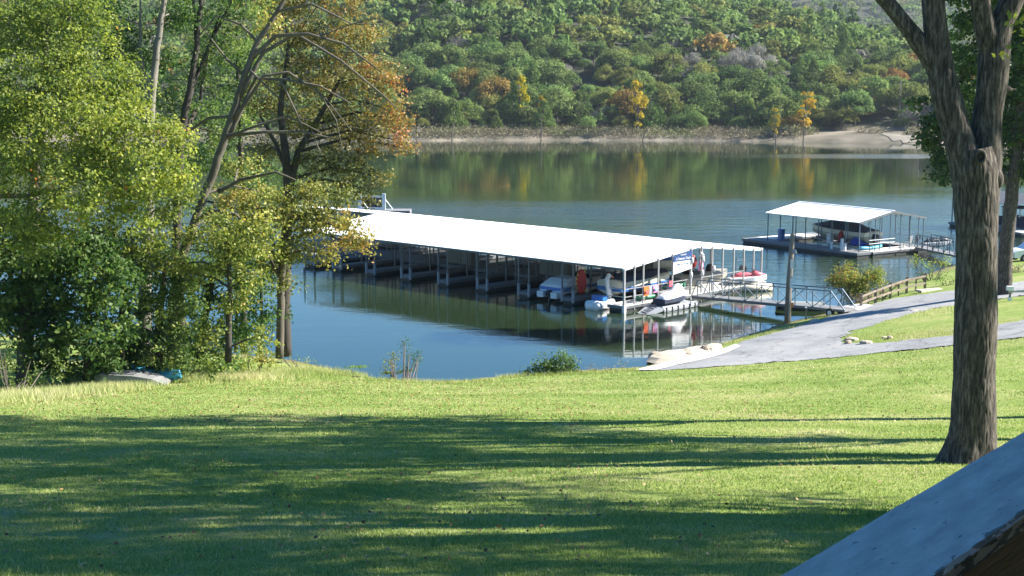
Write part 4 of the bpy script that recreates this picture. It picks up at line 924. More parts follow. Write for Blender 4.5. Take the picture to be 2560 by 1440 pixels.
MB().loft([[(x, hw*c_, z0+(z1-z0)*s_) for c_, s_ in ((-1,0),(-.9,.5),(-.45,.95),(0,1),(.45,.95),(.9,.5),(1,0))] for x, hw, z0, z1 in ((-3.5,.95,1.12,1.35),(-2.2,1.15,1.15,1.55),(-.6,1.15,1.18,2.1),(.6,1.1,1.2,2.25),(.9,1.0,1.2,1.9),(2.0,.8,1.25,1.65),(3.3,.2,1.3,1.4))]).build('canvas_cover', M['navy'], o, smooth=True)
for sx_ in (-2.2, 0.2, 2.0): MB().bar((sx_,-1.6,-.15),(sx_,1.6,-.15),.12).build('lift_beam', M['alu'], o)
for sy in (-1.3, 1.3): MB().bar((-2.6,sy,-.1),(2.4,sy,.25),.1).build('bunk', M['alu'], o)
outboard(o, -3.55, .25, s_=1.0)
def wpt(px, py, z): q = P(px, py, z=z); return (q[0], q[1], z)
o = empty('towable_inflatable', wpt(2108,610,.5), a2r, 'round red towable tube standing on the small dock', 'inflatable'); n = 16
mb = MB(); rr = []
for i in range(n+1):
    a = 2*math.pi*i/n; cx, cz = .45*math.cos(a), .62+.45*math.sin(a); rr.append([(cx+.2*math.cos(b_)*math.cos(a), .2*math.sin(b_), cz+.2*math.cos(b_)*math.sin(a)) for b_ in [2*math.pi*k/8 for k in range(8)]])
mb.loft(rr, caps=False).build('tube', M['darkred'], o, smooth=True); MB().box(-.35,.35,-.05,.05,.3,.95).build('seat_web', M['darkred'], o)
o = empty('blue_raft', wpt(2160,612,.5), a2r+R(10), 'royal blue tarpaulin heap behind the white railing of the small dock', 'tarpaulin'); MB().loft([[(x, hw*math.cos(a_), .02+h_*max(0, math.sin(a_))) for a_ in [math.pi*k/8 for k in range(9)]] for x, hw, h_ in ((-1.5,.5,.5),(-1.0,.8,.95),(0,.85,.9),(1.1,.7,.8),(1.6,.4,.4))]).build('tarpaulin', M['blue_tarp'], o, smooth=True)
o.name = 'tarpaulin_heap'
o = empty('kayak', wpt(2176,622,.5), a2r, 'bright cyan kayak lying on the small dock behind its white rail', 'kayak'); link('hull', kayak_mesh(2.8,.6,.3,M['cyan']), o); MB().box(-.3,.2,-.18,.18,.26,.34).build('seat', M['dark'], o)
o = empty('storage_box', wpt(2075,608,.5), a2r, 'white box under the raised boat in the small dock', 'box'); MB().box(-.22,.22,-.22,.22,0,.8).build('body', M['gel_white'], o); MB().box(-.25,.25,-.25,.25,.8,.85).build('lid', M['white'], o)
o = empty('storage_box', wpt(1953,600,.5), a2r, 'blue bin on the left walkway of the small dock', 'bin'); MB().box(-.22,.22,-.22,.22,0,.95).build('body', M['gel_blue'], o); MB().box(-.25,.25,-.25,.25,.95,1.0).build('lid', M['gel_blue'], o)
chair(D2, 6.6, .5, 190, M['alu'], 'pale folding chair at the right end of the small dock')
chair(D2, 7.8, .6, 160, M['lockergrey'], 'dark grey folding chair beside the small dock gangway')
gangway(np.array(D2.w(7.4,-.4,.5)), P(2420, 641, z=.8), 1.2, 'blue grey gangway linking the small dock to the right bank', bays=7, wheels=False)
pj = D2.w(10.6, .6, 0.15); jetski(pj, a2r+R(-20), 'silver and black jet ski moored beside the small dock gangway', M['liftgrey'], M['dark'])
# third dock at the right edge
o3, a3r = dock_frame(2541, 512, 3.0, 20)
D3 = Dock('covered_boat_dock', o3, a3r, 'dark roofed boat dock cut off by the right edge of the picture', 8.0, 10, 3.0, 3.7)
D3.slope(-.05, 3.97, 0, 10, M['steel']); D3.slope(4.03, 8.05, 0, 10, M['steel'])
for x in (.1, 2.6, 5.2, 7.9):
    for y in (.1, 5, 9.8): D3.post(x, y, .3, m=M['steel_blue'], wd=.08)
D3.deckpiece('gable_walkway', -.2, 8.2, -1.2, .4, m=M['deck_light']); D3.deckpiece('walkway', -.2, 1.2, .45, 10); MB().bar((.1,-.1,1.9),(8,-.1,1.9),.05).build('rail', M['steel_blue'], D3.root)
o = boat_root('pontoon_boat', D3, 3.6, 3.6, .1, -90, 'dark pontoon boat with white seats under the cut off dock', 'boat'); 
for sy in (-.9,.9): MB().tube([(-2.8,sy,.1),(2.6,sy,.1),(3.1,sy,.35)], [.3,.3,.05], 10).build('pontoon', M['alu'], o)
MB().box(-2.8,2.8,-1.15,1.15,.42,.55).build('deck', M['navy'], o); MB().box(-2.7,2.7,-1.15,-1.08,.56,1.3).build('side_panel', M['navy'], o); MB().box(-2.7,2.7,1.08,1.15,.56,1.3).build('side_panel', M['navy'], o)
for sx_ in (1.3, 2.2): MB().box(sx_,sx_+.45,-.9,.9,.56,1.15).build('seat', M['white'], o)
MB().box(-1.6,1.2,-1.15,1.15,2.2,2.28).build('canopy', M['navy'], o)
for sx_ in (-1.5,1.1):
    for sy in (-1.1,1.1): MB().bar((sx_,sy,.56),(sx_,sy,2.2),.04).build('canopy_pole', M['alu'], o)

# ------------------------------------------------------------------ pole, fence, rocks on the right bank
def GP(px, py): x, y = Gnear(px, py); return x, y, g1(x, y)
x, y, z = GP(1968, 808)
o = empty('utility_pole', (x, y, z), 0, 'short grey wooden pole with white plates standing by the gangway', 'pole')
MB().tube([(0,0,-.4),(.05,0,2.6),(.18,0,5.5)], [.21,.18,.14], 12).build('shaft', M['polewood'], o, smooth=True)
MB().tube([(.12,-.12,4.35),(.35,-.25,4.45)], [.05,.17], 10).build('lamp', M['alu'], o, smooth=True)
for z_, h_ in ((3.4,.55),(2.2,.6)): MB().box(.06,.2,-.25,-.18,z_,z_+h_).build('white_plate', M['white'], o)
MB().box(.16,.32,-.2,-.17,1.0,1.3).build('orange_plate', M['beak'], o)
MB().tube([(.04,-.19,.2),(.08,-.2,4.0)], .03, 6).build('conduit', M['alu'], o)
fp = [(2152,770),(2188,757),(2225,745),(2266,733),(2312,722)]
pts = [GP(*q) for q in fp]
fo = empty('wooden_fence', pts[0], 0, 'weathered wooden post and rail fence running up the bank', 'fence'); b0 = np.array(pts[0])
fh = [.85,.9,1.0,1.05,1.0]
for i, q in enumerate(pts):
    q = np.array(q)-b0; MB().box(-.07,.07,-.07,.07,-.3,fh[i]+.1).build('post', M['wood'], fo, loc=tuple(q))
    if i < len(pts)-1:
        r_ = np.array(pts[i+1])-b0
        for z_ in (.42,.9): MB().bar(q+[0,-.09,fh[i]*z_], r_+[0,-.09,fh[i+1]*z_], .04, .13).build('rail', M['wood'], fo)
        mid = (q+r_)/2; MB().box(-.04,.04,-.04,.04,-.2,(fh[i]+fh[i+1])/2*.9).build('baluster', M['wood'], fo, loc=tuple(mid+[0,-.0,0]))
x, y, z = GP(2322, 727); o = empty('stone_slab', (x, y, z), R(30), 'flat pale slab beside the upper end of the fence', 'slab'); MB().add([(-1.1,-.4,0),(1.0,-.5,0),(1.2,.3,0),(-.9,.45,0),(-1.0,-.35,.12),(.95,-.42,.12),(1.1,.25,.12),(-.85,.4,.12)], [(0,3,2,1),(4,5,6,7),(0,1,5,4),(1,2,6,5),(2,3,7,6),(3,0,4,7)]).build('slab', M['rock'], o)
def rock_mesh(seed, flat=.4, m=None):
    r_ = random.Random(seed); mb = MB(); n = 9; rr = []
    for zz, k_ in ((-.3,.9),(.15,1.0),(.75,.86),(1.0,.5)):
        rr.append([((k_+r_.uniform(-.1,.1))*math.cos(2*math.pi*i/n), (k_+r_.uniform(-.1,.1))*math.sin(2*math.pi*i/n), zz*flat+r_.uniform(-.03,.03)) for i in range(n)])
    return mb.loft(rr).mesh('rock', m or M['rock'])
rk = [rock_mesh(i) for i in range(4)]; rkd = [rock_mesh(10+i, .6, M['rockdark']) for i in range(3)]
for i, (px, py, sx_, sy, sz, lab, me) in enumerate([(1690,897,2.0,1.1,.9,'largest pale flat rock at the foot of the ramp',rk[0]),(1742,884,1.5,.8,.8,'second pale flat rock up the ramp edge',rk[1]),(1782,874,.9,.5,.7,'small pale rock at the top of the ramp edge',rk[2]),(1640,903,.7,.5,.8,'tan rock half in the water at the ramp foot',rkd[0]),
      (1722,893,.45,.3,.6,'brown stone between the two pale ramp rocks',rkd[1]),(1762,881,.35,.25,.6,'brown stone above the second ramp rock',rkd[2])]):
    x, y, z = GP(px, py); o = link('rock', me, None, (x, y, z), (0,0,R(40+13*i))); o.scale = (sx_, sy, sz); tag(o, lab, 'rock')
for i in range(17):                                                   # stones along the island tip and verge
    px, py = [(2115+random.uniform(-5,110), 853+random.uniform(-7,7)), (2270+random.uniform(-12,30), 778+random.uniform(-5,5)), (2010+random.uniform(-8,50), 808+random.uniform(-5,3))][0 if i < 9 else 1 if i < 13 else 2]
    x, y, z = GP(px, py); s_ = random.uniform(.12,.36); o = link('stone', (rk+rkd)[i % 7], None, (x, y, z+.03), (0,0,random.uniform(0,6))); o.scale = (s_, s_*.7, s_)
    lab, gp = [('loose pale stone scattered at the tip of the grass island','stones at the island tip'),('loose stone in the small pile on the grass island','stones piled on the island'),('loose stone on the bank right of the wooden pole','stones by the pole')][0 if i < 9 else 1 if i < 13 else 2]
    tag(o, lab, 'stone', gp)
# short stake by the pole
x, y, z = GP(2014, 800); o = empty('stake', (x, y, z), 0, 'short grey stake standing in the mud right of the pole', 'stake'); MB().bar((0,0,-.3),(.03,0,.75),.09).build('stick', M['wood'], o); MB().box(-.055,.07,-.06,.06,.75,.8).build('cap', M['white'], o)
# trailer tongue at the right edge
x, y, z = GP(2522, 752); o = empty('boat_trailer', (x, y, z), R(5), 'boat trailer tongue with white jack entering from the right edge', 'trailer')
MB().bar((.0,0,.55),(4.2,.1,.6),.12,.12).build('tongue', M['alu'], o); MB().bar((1.4,.0,.56),(4.0,-.9,.6),.1,.1).build('frame_arm', M['alu'], o); MB().box(-.14,.2,-.14,.14,.62,.86).build('jack_head', M['white'], o); MB().bar((.05,0,.05),(.05,0,.66),.09).build('jack_post', M['steel'], o); MB().tube([(.05,-.05,.1),(.05,.05,.1)], .12, 10).build('jack_wheel', M['white'], o); MB().bar((.9,0,.6),(1.05,0,1.0),.06).build('winch_post', M['dark'], o)
for y_ in (-1.0, 1.1): MB().tube([(4.4,y_-.1,.33),(4.4,y_+.1,.33)], .33, 16).build('wheel', M['tyre'], o)
MB().bar((4.4,-1.0,.4),(4.4,1.1,.4),.1).build('axle', M['steel'], o)
# parked white car behind the trees at the right edge
x, y, z = GP(2552, 652); o = empty('parked_car', (x+1.2, y, z), R(8), 'white car parked beyond the lane at the right edge', 'car')
prof = [(-2.2,.35),(-2.25,.8),(-1.9,.95),(-1.2,1.0),(-.7,1.42),(.7,1.45),(1.5,.98),(2.2,.85),(2.25,.4)]
MB().loft([[(px_, yy, pz*1.0 if pz < 1.1 else pz) for px_, pz in prof] for yy in (-.85,-.8,.8,.85)]).build('body', M['carwhite'], o)
MB().add([(-.85,-.865,1.0),(1.2,-.865,1.0),(.62,-.865,1.36),(-.6,-.865,1.34)], [(0,1,2,3)]).build('side_window', M['glass'], o)
for x_ in (-1.4, 1.4):
    for y_ in (-.8,.8): wh = MB().tube([(x_,y_-.1,.33),(x_,y_+.1,.33)], .33, 16).build('wheel', M['tyre'], o); MB().tube([(x_,y_-.115,.33),(x_,y_+.115,.33)], .18, 10).build('rim', M['alu'], wh)
# upturned jon boat and blue kayak by the left trees
x, y, z = G(332, 962); z = g1(x, y)
jb = empty('jon_boat', (x, y, z+.05), R(-6), 'grey upturned flat-bottomed boat lying in the grass by the trees', 'boat')
MB().loft([[(x_, -hw, 0),(x_, -hw*.86, h_),(x_, hw*.86, h_),(x_, hw, 0)] for x_, hw, h_ in ((-1.45,.62,.42),(-1.3,.66,.50),(.2,.66,.46),(1.0,.6,.34),(1.5,.5,.12))]).build('hull', M['jongrey'], jb)
for y_ in (-.3,0,.3): MB().bar((-1.25,y_,.515),(.2,y_,.475),.04,.03).build('keel_strip', M['jongrey'], jb)
MB().bar((-1.45,-.65,.04),(1.5,-.53,.04),.05,.05).build('gunwale', M['jongrey'], jb)
x, y, z = G(388, 958); z = g1(x, y); o = empty('kayak', (x, y+.5, z+.05), R(-25), 'light blue kayak propped behind the upturned grey boat', 'kayak'); link('hull', kayak_mesh(2.6,.8,.62,M['cyan']), o, rot=(R(18),0,0)); MB().box(-.45,.3,-.22,.2,.5,.6).build('seat', M['dark'], o)
# ------------------------------------------------------------------ broadleaf trees near the bank
LEAF = {
 'sunny': leaf_mat('leaves_yellow_green', [(0,(.045,.085,.020)), (.35,(.14,.19,.035)), (.7,(.25,.29,.06)), (.95,(.38,.37,.09)), (1,(.44,.20,.06))], trans=.48, hue=.015),
 'fresh': leaf_mat('leaves_fresh_green', [(0,(.026,.065,.020)), (.4,(.075,.14,.035)), (.8,(.18,.26,.065)), (1,(.32,.34,.09))], trans=.48, hue=.015),
 'dark':  leaf_mat('leaves_dark_green', [(0,(.018,.048,.010)), (.5,(.05,.11,.018)), (.9,(.12,.20,.03)), (1,(.24,.25,.04))], trans=.3, hue=.012),
 'rust':  leaf_mat('leaves_rust', [(0,(.06,.075,.02)), (.35,(.16,.165,.04)), (.65,(.28,.235,.065)), (.88,(.36,.22,.075)), (1,(.42,.17,.06))], trans=.35, hue=.01),
 'goldolive': leaf_mat('leaves_gold_olive', [(0,(.065,.095,.02)), (.4,(.18,.21,.045)), (.75,(.33,.31,.075)), (1,(.46,.30,.08))], trans=.35, hue=.01),
 'oak': leaf_mat('leaves_oak', [(0,(.015,.04,.010)), (.6,(.04,.085,.018)), (1,(.09,.14,.03))], trans=.25, hue=.01),
}
M['bark'] = mat('grey_brown_bark', (.10,.085,.065), .9, .35, 3, bump=.9, bscale=8, stretch=(1,1,.25))
M['barkpale'] = mat('pale_grey_bark', (.17,.155,.13), .9, .3, 3, bump=.7, bscale=8, stretch=(1,1,.25))
M['barkdark'] = mat('dark_bark', (.045,.038,.03), .9, .35, 3, bump=.9, bscale=8, stretch=(1,1,.25))
def leafy(name, lab, cat, basept, trunks, blobs, pal, leaf=(.12,.19), dens=1.0, bark='bark', D=66, flat=.8, tintb=0., sub=True, group=None, up=.45):
    """trunks: [(pixel path with depth offset and radius), ...]; blobs: [(px,py,dD,rpx[,tint shift])]"""
    base = np.array(basept, float); o = empty(name, tuple(base), 0, lab, cat, group); limbs = []; twig = MB(); tp = []
    for ti_, path in enumerate(trunks):
        pts_ = []; rad = []
        for (px, py, dD, rpx) in path: q = P(px, py, D=D+dD) - base; pts_.append(q); rad.append(rpx*PX(D+dD))
        mb = MB(); 
        # smooth the path with extra points and slight wobble
        pp = []; rr = []
        for i in range(len(pts_)-1):
            for k in range(4):
                s_ = k/4; w_ = np.array([random.uniform(-1,1), random.uniform(-1,1), 0])*rad[i]*(.2 if rad[i] < .2 else .05); pp.append(pts_[i]*(1-s_)+pts_[i+1]*s_+w_); rr.append(rad[i]*(1-s_)+rad[i+1]*s_)
        pp.append(pts_[-1]); rr.append(rad[-1]*.6)
        mb.tube(pp, rr, 9); mb.build('trunk' if rad[0] > .09 else 'branch', M[bark], o, smooth=True); tp += [(p_, r_) for p_, r_ in zip(pp, rr)]
    Cn = []; Nn = []; T = []; tpa = np.array([p_ for p_, _ in tp]) if tp else None
    for bl in blobs:
        px, py, dD, rpx = bl[:4]; tb = (bl[4] if len(bl) > 4 else 0) + tintb
        c = P(px, py, D=D+dD) - base; Rb = rpx*PX(D+dD)
        if tpa is not None:
            low = tpa[:,2] < c[2] + .2*Rb; cand_ = np.where(low)[0] if low.any() else np.arange(len(tpa)); j = cand_[np.argmin(np.linalg.norm(tpa[cand_]-c, axis=1))]; a_ = tpa[j]
            mid = (a_+c)/2 + np.array([0,0,.12*np.linalg.norm(c-a_)]); r0 = min(tp[j][1]*.6, .04+.012*np.linalg.norm(c-a_)); limbs.append(([a_, mid, c], [r0, r0*.7, r0*.35]))
        nc = max(5, int(26*Rb*Rb*dens)); 
        d = rng.normal(size=(nc,3)); d /= np.linalg.norm(d, axis=1, keepdims=True); rad_ = Rb*rng.uniform(0,1,nc)**.38; cc = c + d*rad_[:,None]*np.array([1,1,flat])
        for i in range(nc):
            if i % 7 == 0 and sub: twig.tube([c + (cc[i]-c)*.15, (c+cc[i])/2+np.array([0,0,.1]), cc[i]], [.022,.014,.005], 3, cap=False)
            nl = int(rng.integers(26, 46)); sg = rng.uniform(.20,.36)
            # leaves hang in flattened sprays
            ax = rng.normal(size=3)*.4 + np.array([0,0,1]); ax /= np.linalg.norm(ax)
            off = rng.normal(size=(nl,3))*sg; off -= (off@ax)[:,None]*ax*.6
            Cn.append(cc[i]+off); Nn.append(rng.normal(size=(nl,3))*.7 + d[i]*.45 + np.array([0,0,up])); T.append(np.clip(.42+tb + rng.normal()*.13 + rng.normal(size=nl)*.13, 0, 1))
    Cn = np.concatenate(Cn); Nn = np.concatenate(Nn); T = np.concatenate(T); ls = rng.uniform(leaf[0], leaf[1], len(Cn)); V, Q = rhombi(Cn, Nn, ls, ls*rng.uniform(.5,.75,len(Cn)))
    link('crown', np_mesh('crown', V, Q, LEAF[pal], {'tint': T}), o)
    if limbs:
        mb = MB(); [mb.tube(p_, r_, 5, cap=False) for p_, r_ in limbs]; tag(mb.build('limbs', M[bark], o, smooth=True), kind='stuff')
    if sub and twig.v: tag(twig.build('twigs', M[bark], o), kind='stuff')
    return o
def bl(*a): return a
gpt = lambda px, py: GP(px, py)
# A big yellow-green maple at the left edge
leafy('maple_tree', 'large yellow green maple filling the left edge of the picture', 'tree', gpt(60,960),
  [[(60,960,0,22),(70,700,0,18),(90,400,0,12),(120,60,0,7)],[(70,560,0,9),(190,440,-1,7),(300,340,-2,4)],[(0,490,-2,7),(70,490,-2,6),(150,470,-3,3)]],
  [bl(40,60,0,130),bl(170,30,0,120),bl(60,230,-2,140),bl(200,170,-1,130,.05),bl(40,400,-3,130,.1),bl(190,330,-3,130,.12),bl(310,320,-3,110,.15),bl(90,560,-3,110),bl(230,470,-4,120,.15),bl(350,420,-4,90,.15),bl(420,350,-3,60,.2),bl(330,530,-3,70,.1),bl(440,440,-3,60,.15),bl(-80,300,0,140),bl(-80,600,0,140),bl(300,220,0,80)],
  'sunny', dens=1.05, D=60, tintb=-.10)
leafy('maple_tree', 'mid green maple standing just outside the left edge', 'tree', G(-260,985),
  [[(-260,985,0,20),(-250,700,0,16),(-240,380,0,10),(-230,60,0,6)]],
  [bl(-240,60,0,150),bl(-180,250,0,140),bl(-330,260,0,150),bl(-200,450,0,140),bl(-340,480,0,140),bl(-160,640,0,120),bl(-300,680,0,140),bl(-180,830,0,110),bl(-330,860,0,110),bl(-90,900,0,60)], 'fresh', dens=.6, D=60, tintb=.1)
# B tall greener tree behind
leafy('hickory_tree', 'tall mid green tree with pale trunk behind the yellow maple', 'tree', gpt(370,900),
  [[(360,900,0,20),(362,700,0,17),(372,560,0,13),(376,400,0,11),(378,230,0,10),(398,80,0,8),(420,-60,0,5)],[(376,280,0,5),(350,120,0,4),(352,0,0,3)]],
  [bl(250,60,1,110),bl(330,130,1,80),bl(230,-60,1,120),bl(300,260,2,80),bl(440,40,1,60),bl(120,60,3,120,-.1),bl(260,390,3,90,-.1),bl(420,150,1,45),bl(430,-80,0,100)], 'fresh', dens=.85, bark='barkpale', D=68)
# C multi-stemmed tree
leafy('elm_tree', 'slim dark stemmed tree with thin green leaves left of the leaning tree', 'tree', gpt(450,905),
  [[(455,905,0,14),(450,760,0,12),(440,600,0,11),(452,330,0,10),(475,230,0,9),(492,120,0,7),(505,-40,0,5)],[(478,220,0,6),(530,100,1,4),(590,-20,1,3)],[(455,340,0,8),(500,260,1,5),(520,120,1,4),(555,20,1,2)],[(492,110,0,5),(485,40,0,4),(480,-60,0,3)]],
  [bl(500,150,1,55),bl(560,110,1,60,.05),bl(480,280,1,60),bl(430,250,1,50),bl(545,220,2,60),bl(600,50,1,50,.1),bl(470,40,1,50),bl(540,330,2,55,.15),bl(500,400,2,60),bl(580,-50,1,90)], 'fresh', dens=.6, D=70, tintb=.05, bark='barkdark')
# D the leaning tree with bare arching branches
arcs = [[(625,150,0,7),(690,90,0,5),(770,85,-1,4),(860,110,-1,3),(960,185,-2,1.5)],[(600,240,0,7),(660,130,0,5),(740,85,0,4),(850,150,-1,3),(960,240,-1,2),(1000,280,-1,1)],
        [(585,300,0,6),(660,190,-1,4),(720,180,-1,3),(810,240,-1,2),(880,330,-2,1)],[(570,350,0,6),(640,195,0,4),(720,200,-1,3.5),(800,215,-1,2.5),(880,260,-1,1.5)],
        [(545,480,0,6),(600,450,0,4),(690,430,-1,3),(740,450,-1,1.5)],[(560,340,0,5),(660,330,-1,4),(760,330,-1,3),(850,350,-1,1.5)],[(560,345,0,4),(640,315,-1,3),(720,290,-1,2.5),(800,330,-1,1.2)],
        [(480,560,0,5),(530,525,-1,4),(590,535,-1,3),(650,600,-1,2),(690,670,-1,1.2)],[(590,290,0,4),(520,295,0,3.5),(470,330,1,3),(400,400,1,1.5)],[(650,110,0,4),(600,60,0,3),(540,40,0,2),(480,110,0,1.2)],[(610,190,0,4),(560,140,0,3),(500,60,0,1.5)],
        [(690,30,0,4),(780,10,-1,3),(880,60,-1,2),(960,60,-1,1)],[(700,200,-1,3),(740,280,-1,2),(770,360,-1,1)],[(620,170,0,3),(680,230,-1,2),(760,300,-1,1)],[(780,330,-1,2),(800,380,-1,1.4),(780,420,-1,.8)],
        [(850,130,-1,2),(920,130,-1,1.5),(1010,150,-2,.8)],[(800,90,-1,2),(880,60,-1,1.5),(960,40,-2,.8)],[(790,220,-1,2),(840,300,-1,1.4),(860,390,-1,.8)]]
leafy('leaning_tree', 'leaning grey trunked tree with bare arching branches over the bank', 'tree', gpt(440,900),
  [[(430,900,0,14),(432,760,0,13),(450,650,0,12),(472,598,0,12),(495,530,0,11),(530,440,0,10.5),(560,350,0,10),(590,260,0,9),(615,180,0,8),(640,110,0,7),(700,20,0,5.5),(740,-60,0,3.5)]] + arcs,
  [bl(600,420,2,50,.1),bl(650,480,2,40,.1),bl(560,560,2,50),bl(680,60,1,50,.3),bl(640,-60,0,80,.3)], 'goldolive', dens=.55, D=64, bark='bark')
# E rust-leaved tree
leafy('rust_tree', 'broad tree with olive and rust orange leaves reaching over the lake', 'tree', gpt(720,890),
  [[(715,890,0,15),(712,760,0,14),(716,600,0,14),(722,470,0,14),(714,380,0,10),(700,280,0,8),(720,120,0,5)],[(724,470,0,10),(745,380,0,8),(800,290,0,6),(860,180,0,4)],[(722,440,0,6),(690,360,0,5),(650,290,0,3)]],
  [bl(720,60,1,80,.1),bl(800,100,1,85,.15),bl(880,90,0,75,.25),bl(760,200,1,90,.1),bl(860,210,0,90,.2),bl(935,170,0,60,.35),bl(960,270,0,60,.35),bl(990,350,0,34,.5),bl(920,330,0,70,.2),bl(830,310,1,85,0),bl(730,310,2,70,-.05),bl(800,400,0,70,-.15),bl(870,410,0,60,-.1),bl(905,470,0,34,-.15),bl(925,505,-1,20,-.1),bl(860,470,-1,36,-.1),bl(1010,370,0,22,.4),bl(940,440,0,34,0),bl(650,250,2,60,.05),bl(990,210,0,30,.5),bl(700,-60,0,120,.2),bl(860,-30,0,90,.3),bl(1000,300,0,30,.5),bl(660,380,2,55,-.1)],
  'rust', dens=.72, D=74, bark='barkdark', tintb=-.10)
# F lower gold-olive tree overhanging the dock
leafy('box_elder_tree', 'low gold olive tree hanging in front of the dock roof end', 'tree', gpt(700,895),
  [[(698,895,0,11),(702,760,0,10),(706,640,0,9),(720,560,0,7),(790,520,-1,4),(850,540,-1,2)],[(704,700,0,6),(650,600,0,5),(600,520,0,3)]],
  [bl(760,540,-1,70,.05),bl(820,560,-1,62,.12),bl(872,560,-2,42,.2),bl(880,610,-2,36,.3),bl(915,590,-2,24,.4),bl(700,540,0,70,0),bl(640,560,0,70),bl(745,620,-1,55,.0),bl(690,650,0,50,-.05),bl(830,640,-1,36,.2),bl(590,500,0,60,.1),bl(850,500,-1,40,-.1),bl(780,480,0,50,0),bl(640,640,0,45,-.1),bl(560,600,0,60,.1),bl(712,700,0,32,-.1)],
  'goldolive', dens=.95, D=67, bark='bark', tintb=.02)
leafy('ash_tree', 'leafy green tree filling the gap behind the leaning tree', 'tree', gpt(600,905), [[(610,905,0,10),(606,600,0,8),(600,300,0,6),(590,40,0,3)]],
  [bl(420,200,0,70),bl(480,60,0,80,.05),bl(560,130,0,80),bl(620,260,0,80,.05),bl(540,330,0,80),bl(460,400,0,80),bl(600,440,0,70),bl(520,520,0,60),bl(660,500,0,60,.05),bl(650,120,0,70,.1),bl(400,520,0,60),bl(420,620,0,50),bl(620,-40,0,110,.1),bl(700,430,0,50,-.1)], 'fresh', dens=.5, D=80, tintb=.12, bark='barkdark')
leafy('hackberry_tree', 'olive green leafy tree hiding the lower stems in the middle', 'tree', gpt(560,905), [[(570,905,0,9),(575,760,0,7),(570,600,0,4)]],
  [bl(400,560,0,60),bl(470,600,0,50),bl(540,560,-1,55),bl(610,600,0,55,.05),bl(660,560,0,50,.1),bl(560,650,0,60),bl(630,700,0,45,.05),bl(500,690,0,45),bl(440,660,0,45),bl(580,760,0,45),bl(660,620,0,45,.05),bl(530,830,0,45),bl(660,850,0,40)], 'goldolive', dens=.85, D=62, tintb=-.08, bark='barkdark')
leafy('vine_covered_tree', 'vine covered tree with bright yellow green leaves left of centre', 'tree', gpt(300,930), [[(300,930,0,9),(305,760,0,7),(310,600,0,5)]],
  [bl(300,600,0,60),bl(370,620,0,50),bl(250,580,0,60),bl(180,620,0,70),bl(90,600,0,70),bl(320,700,0,50,-.1),bl(20,560,0,80),bl(400,480,0,60,.05),bl(460,500,0,50,.05),bl(390,780,0,45,-.1)], 'sunny', dens=.8, D=61, tintb=-.1, bark='barkdark')
# G understorey
leafy('young_maple', 'broad leaved bright green young tree left of the dark trunks', 'tree', gpt(210,950), [[(215,950,0,9),(220,780,0,7),(225,640,0,4)]],
  [bl(30,660,0,70),bl(10,780,0,80),bl(160,920,0,50),bl(250,900,0,50),bl(320,690,0,50),bl(90,640,-1,60,.1),bl(210,640,-1,90),bl(140,720,0,100),bl(270,720,-1,80),bl(200,820,-1,90),bl(60,760,0,100),bl(290,830,0,60),bl(110,860,0,80)], 'fresh', leaf=(.16,.27), dens=.85, D=60, bark='barkdark', tintb=.12)
leafy('young_maple', 'darker young tree between the big trunk and the leaning trunk', 'tree', gpt(390,930), [[(395,930,0,12),(400,760,0,10),(420,640,0,5)]],
  [bl(320,860,0,60),bl(360,910,0,45),bl(440,900,0,45),bl(300,640,1,50),bl(360,640,0,70),bl(420,700,0,80),bl(340,760,1,60,-.1),bl(460,790,0,60),bl(400,850,0,55,-.1),bl(480,660,1,50)], 'fresh', leaf=(.14,.22), dens=.9, D=63, bark='barkdark', tintb=.0)
leafy('young_elm', 'dark twisted trunk tree under the leaning tree', 'tree', gpt(520,900), [[(500,905,0,11),(510,800,0,10),(530,700,0,9),(560,620,0,7),(590,560,0,4)],[(525,720,0,5),(470,690,0,4),(440,640,0,3)]],
  [bl(480,870,0,60),bl(600,830,0,50,.1),bl(640,780,0,40),bl(560,900,0,45,.1),bl(620,640,0,45,.1),bl(560,680,0,60),bl(500,740,0,55),bl(590,760,0,55,.1),bl(620,700,0,50),bl(540,820,0,60)], 'fresh', dens=.9, D=65, bark='barkdark', tintb=.0)
leafy('thin_sapling', 'thin sapling beside the water left of the low gold tree', 'tree', gpt(655,905), [[(652,905,0,5),(655,800,0,4),(650,640,0,3)],[(590,880,0,5),(592,700,0,4),(585,620,0,2)]],
  [bl(655,730,0,45,.1),bl(640,820,0,45),bl(700,780,0,30),bl(668,660,0,40,.1),bl(600,650,0,40)], 'fresh', dens=.8, D=69, bark='barkdark')
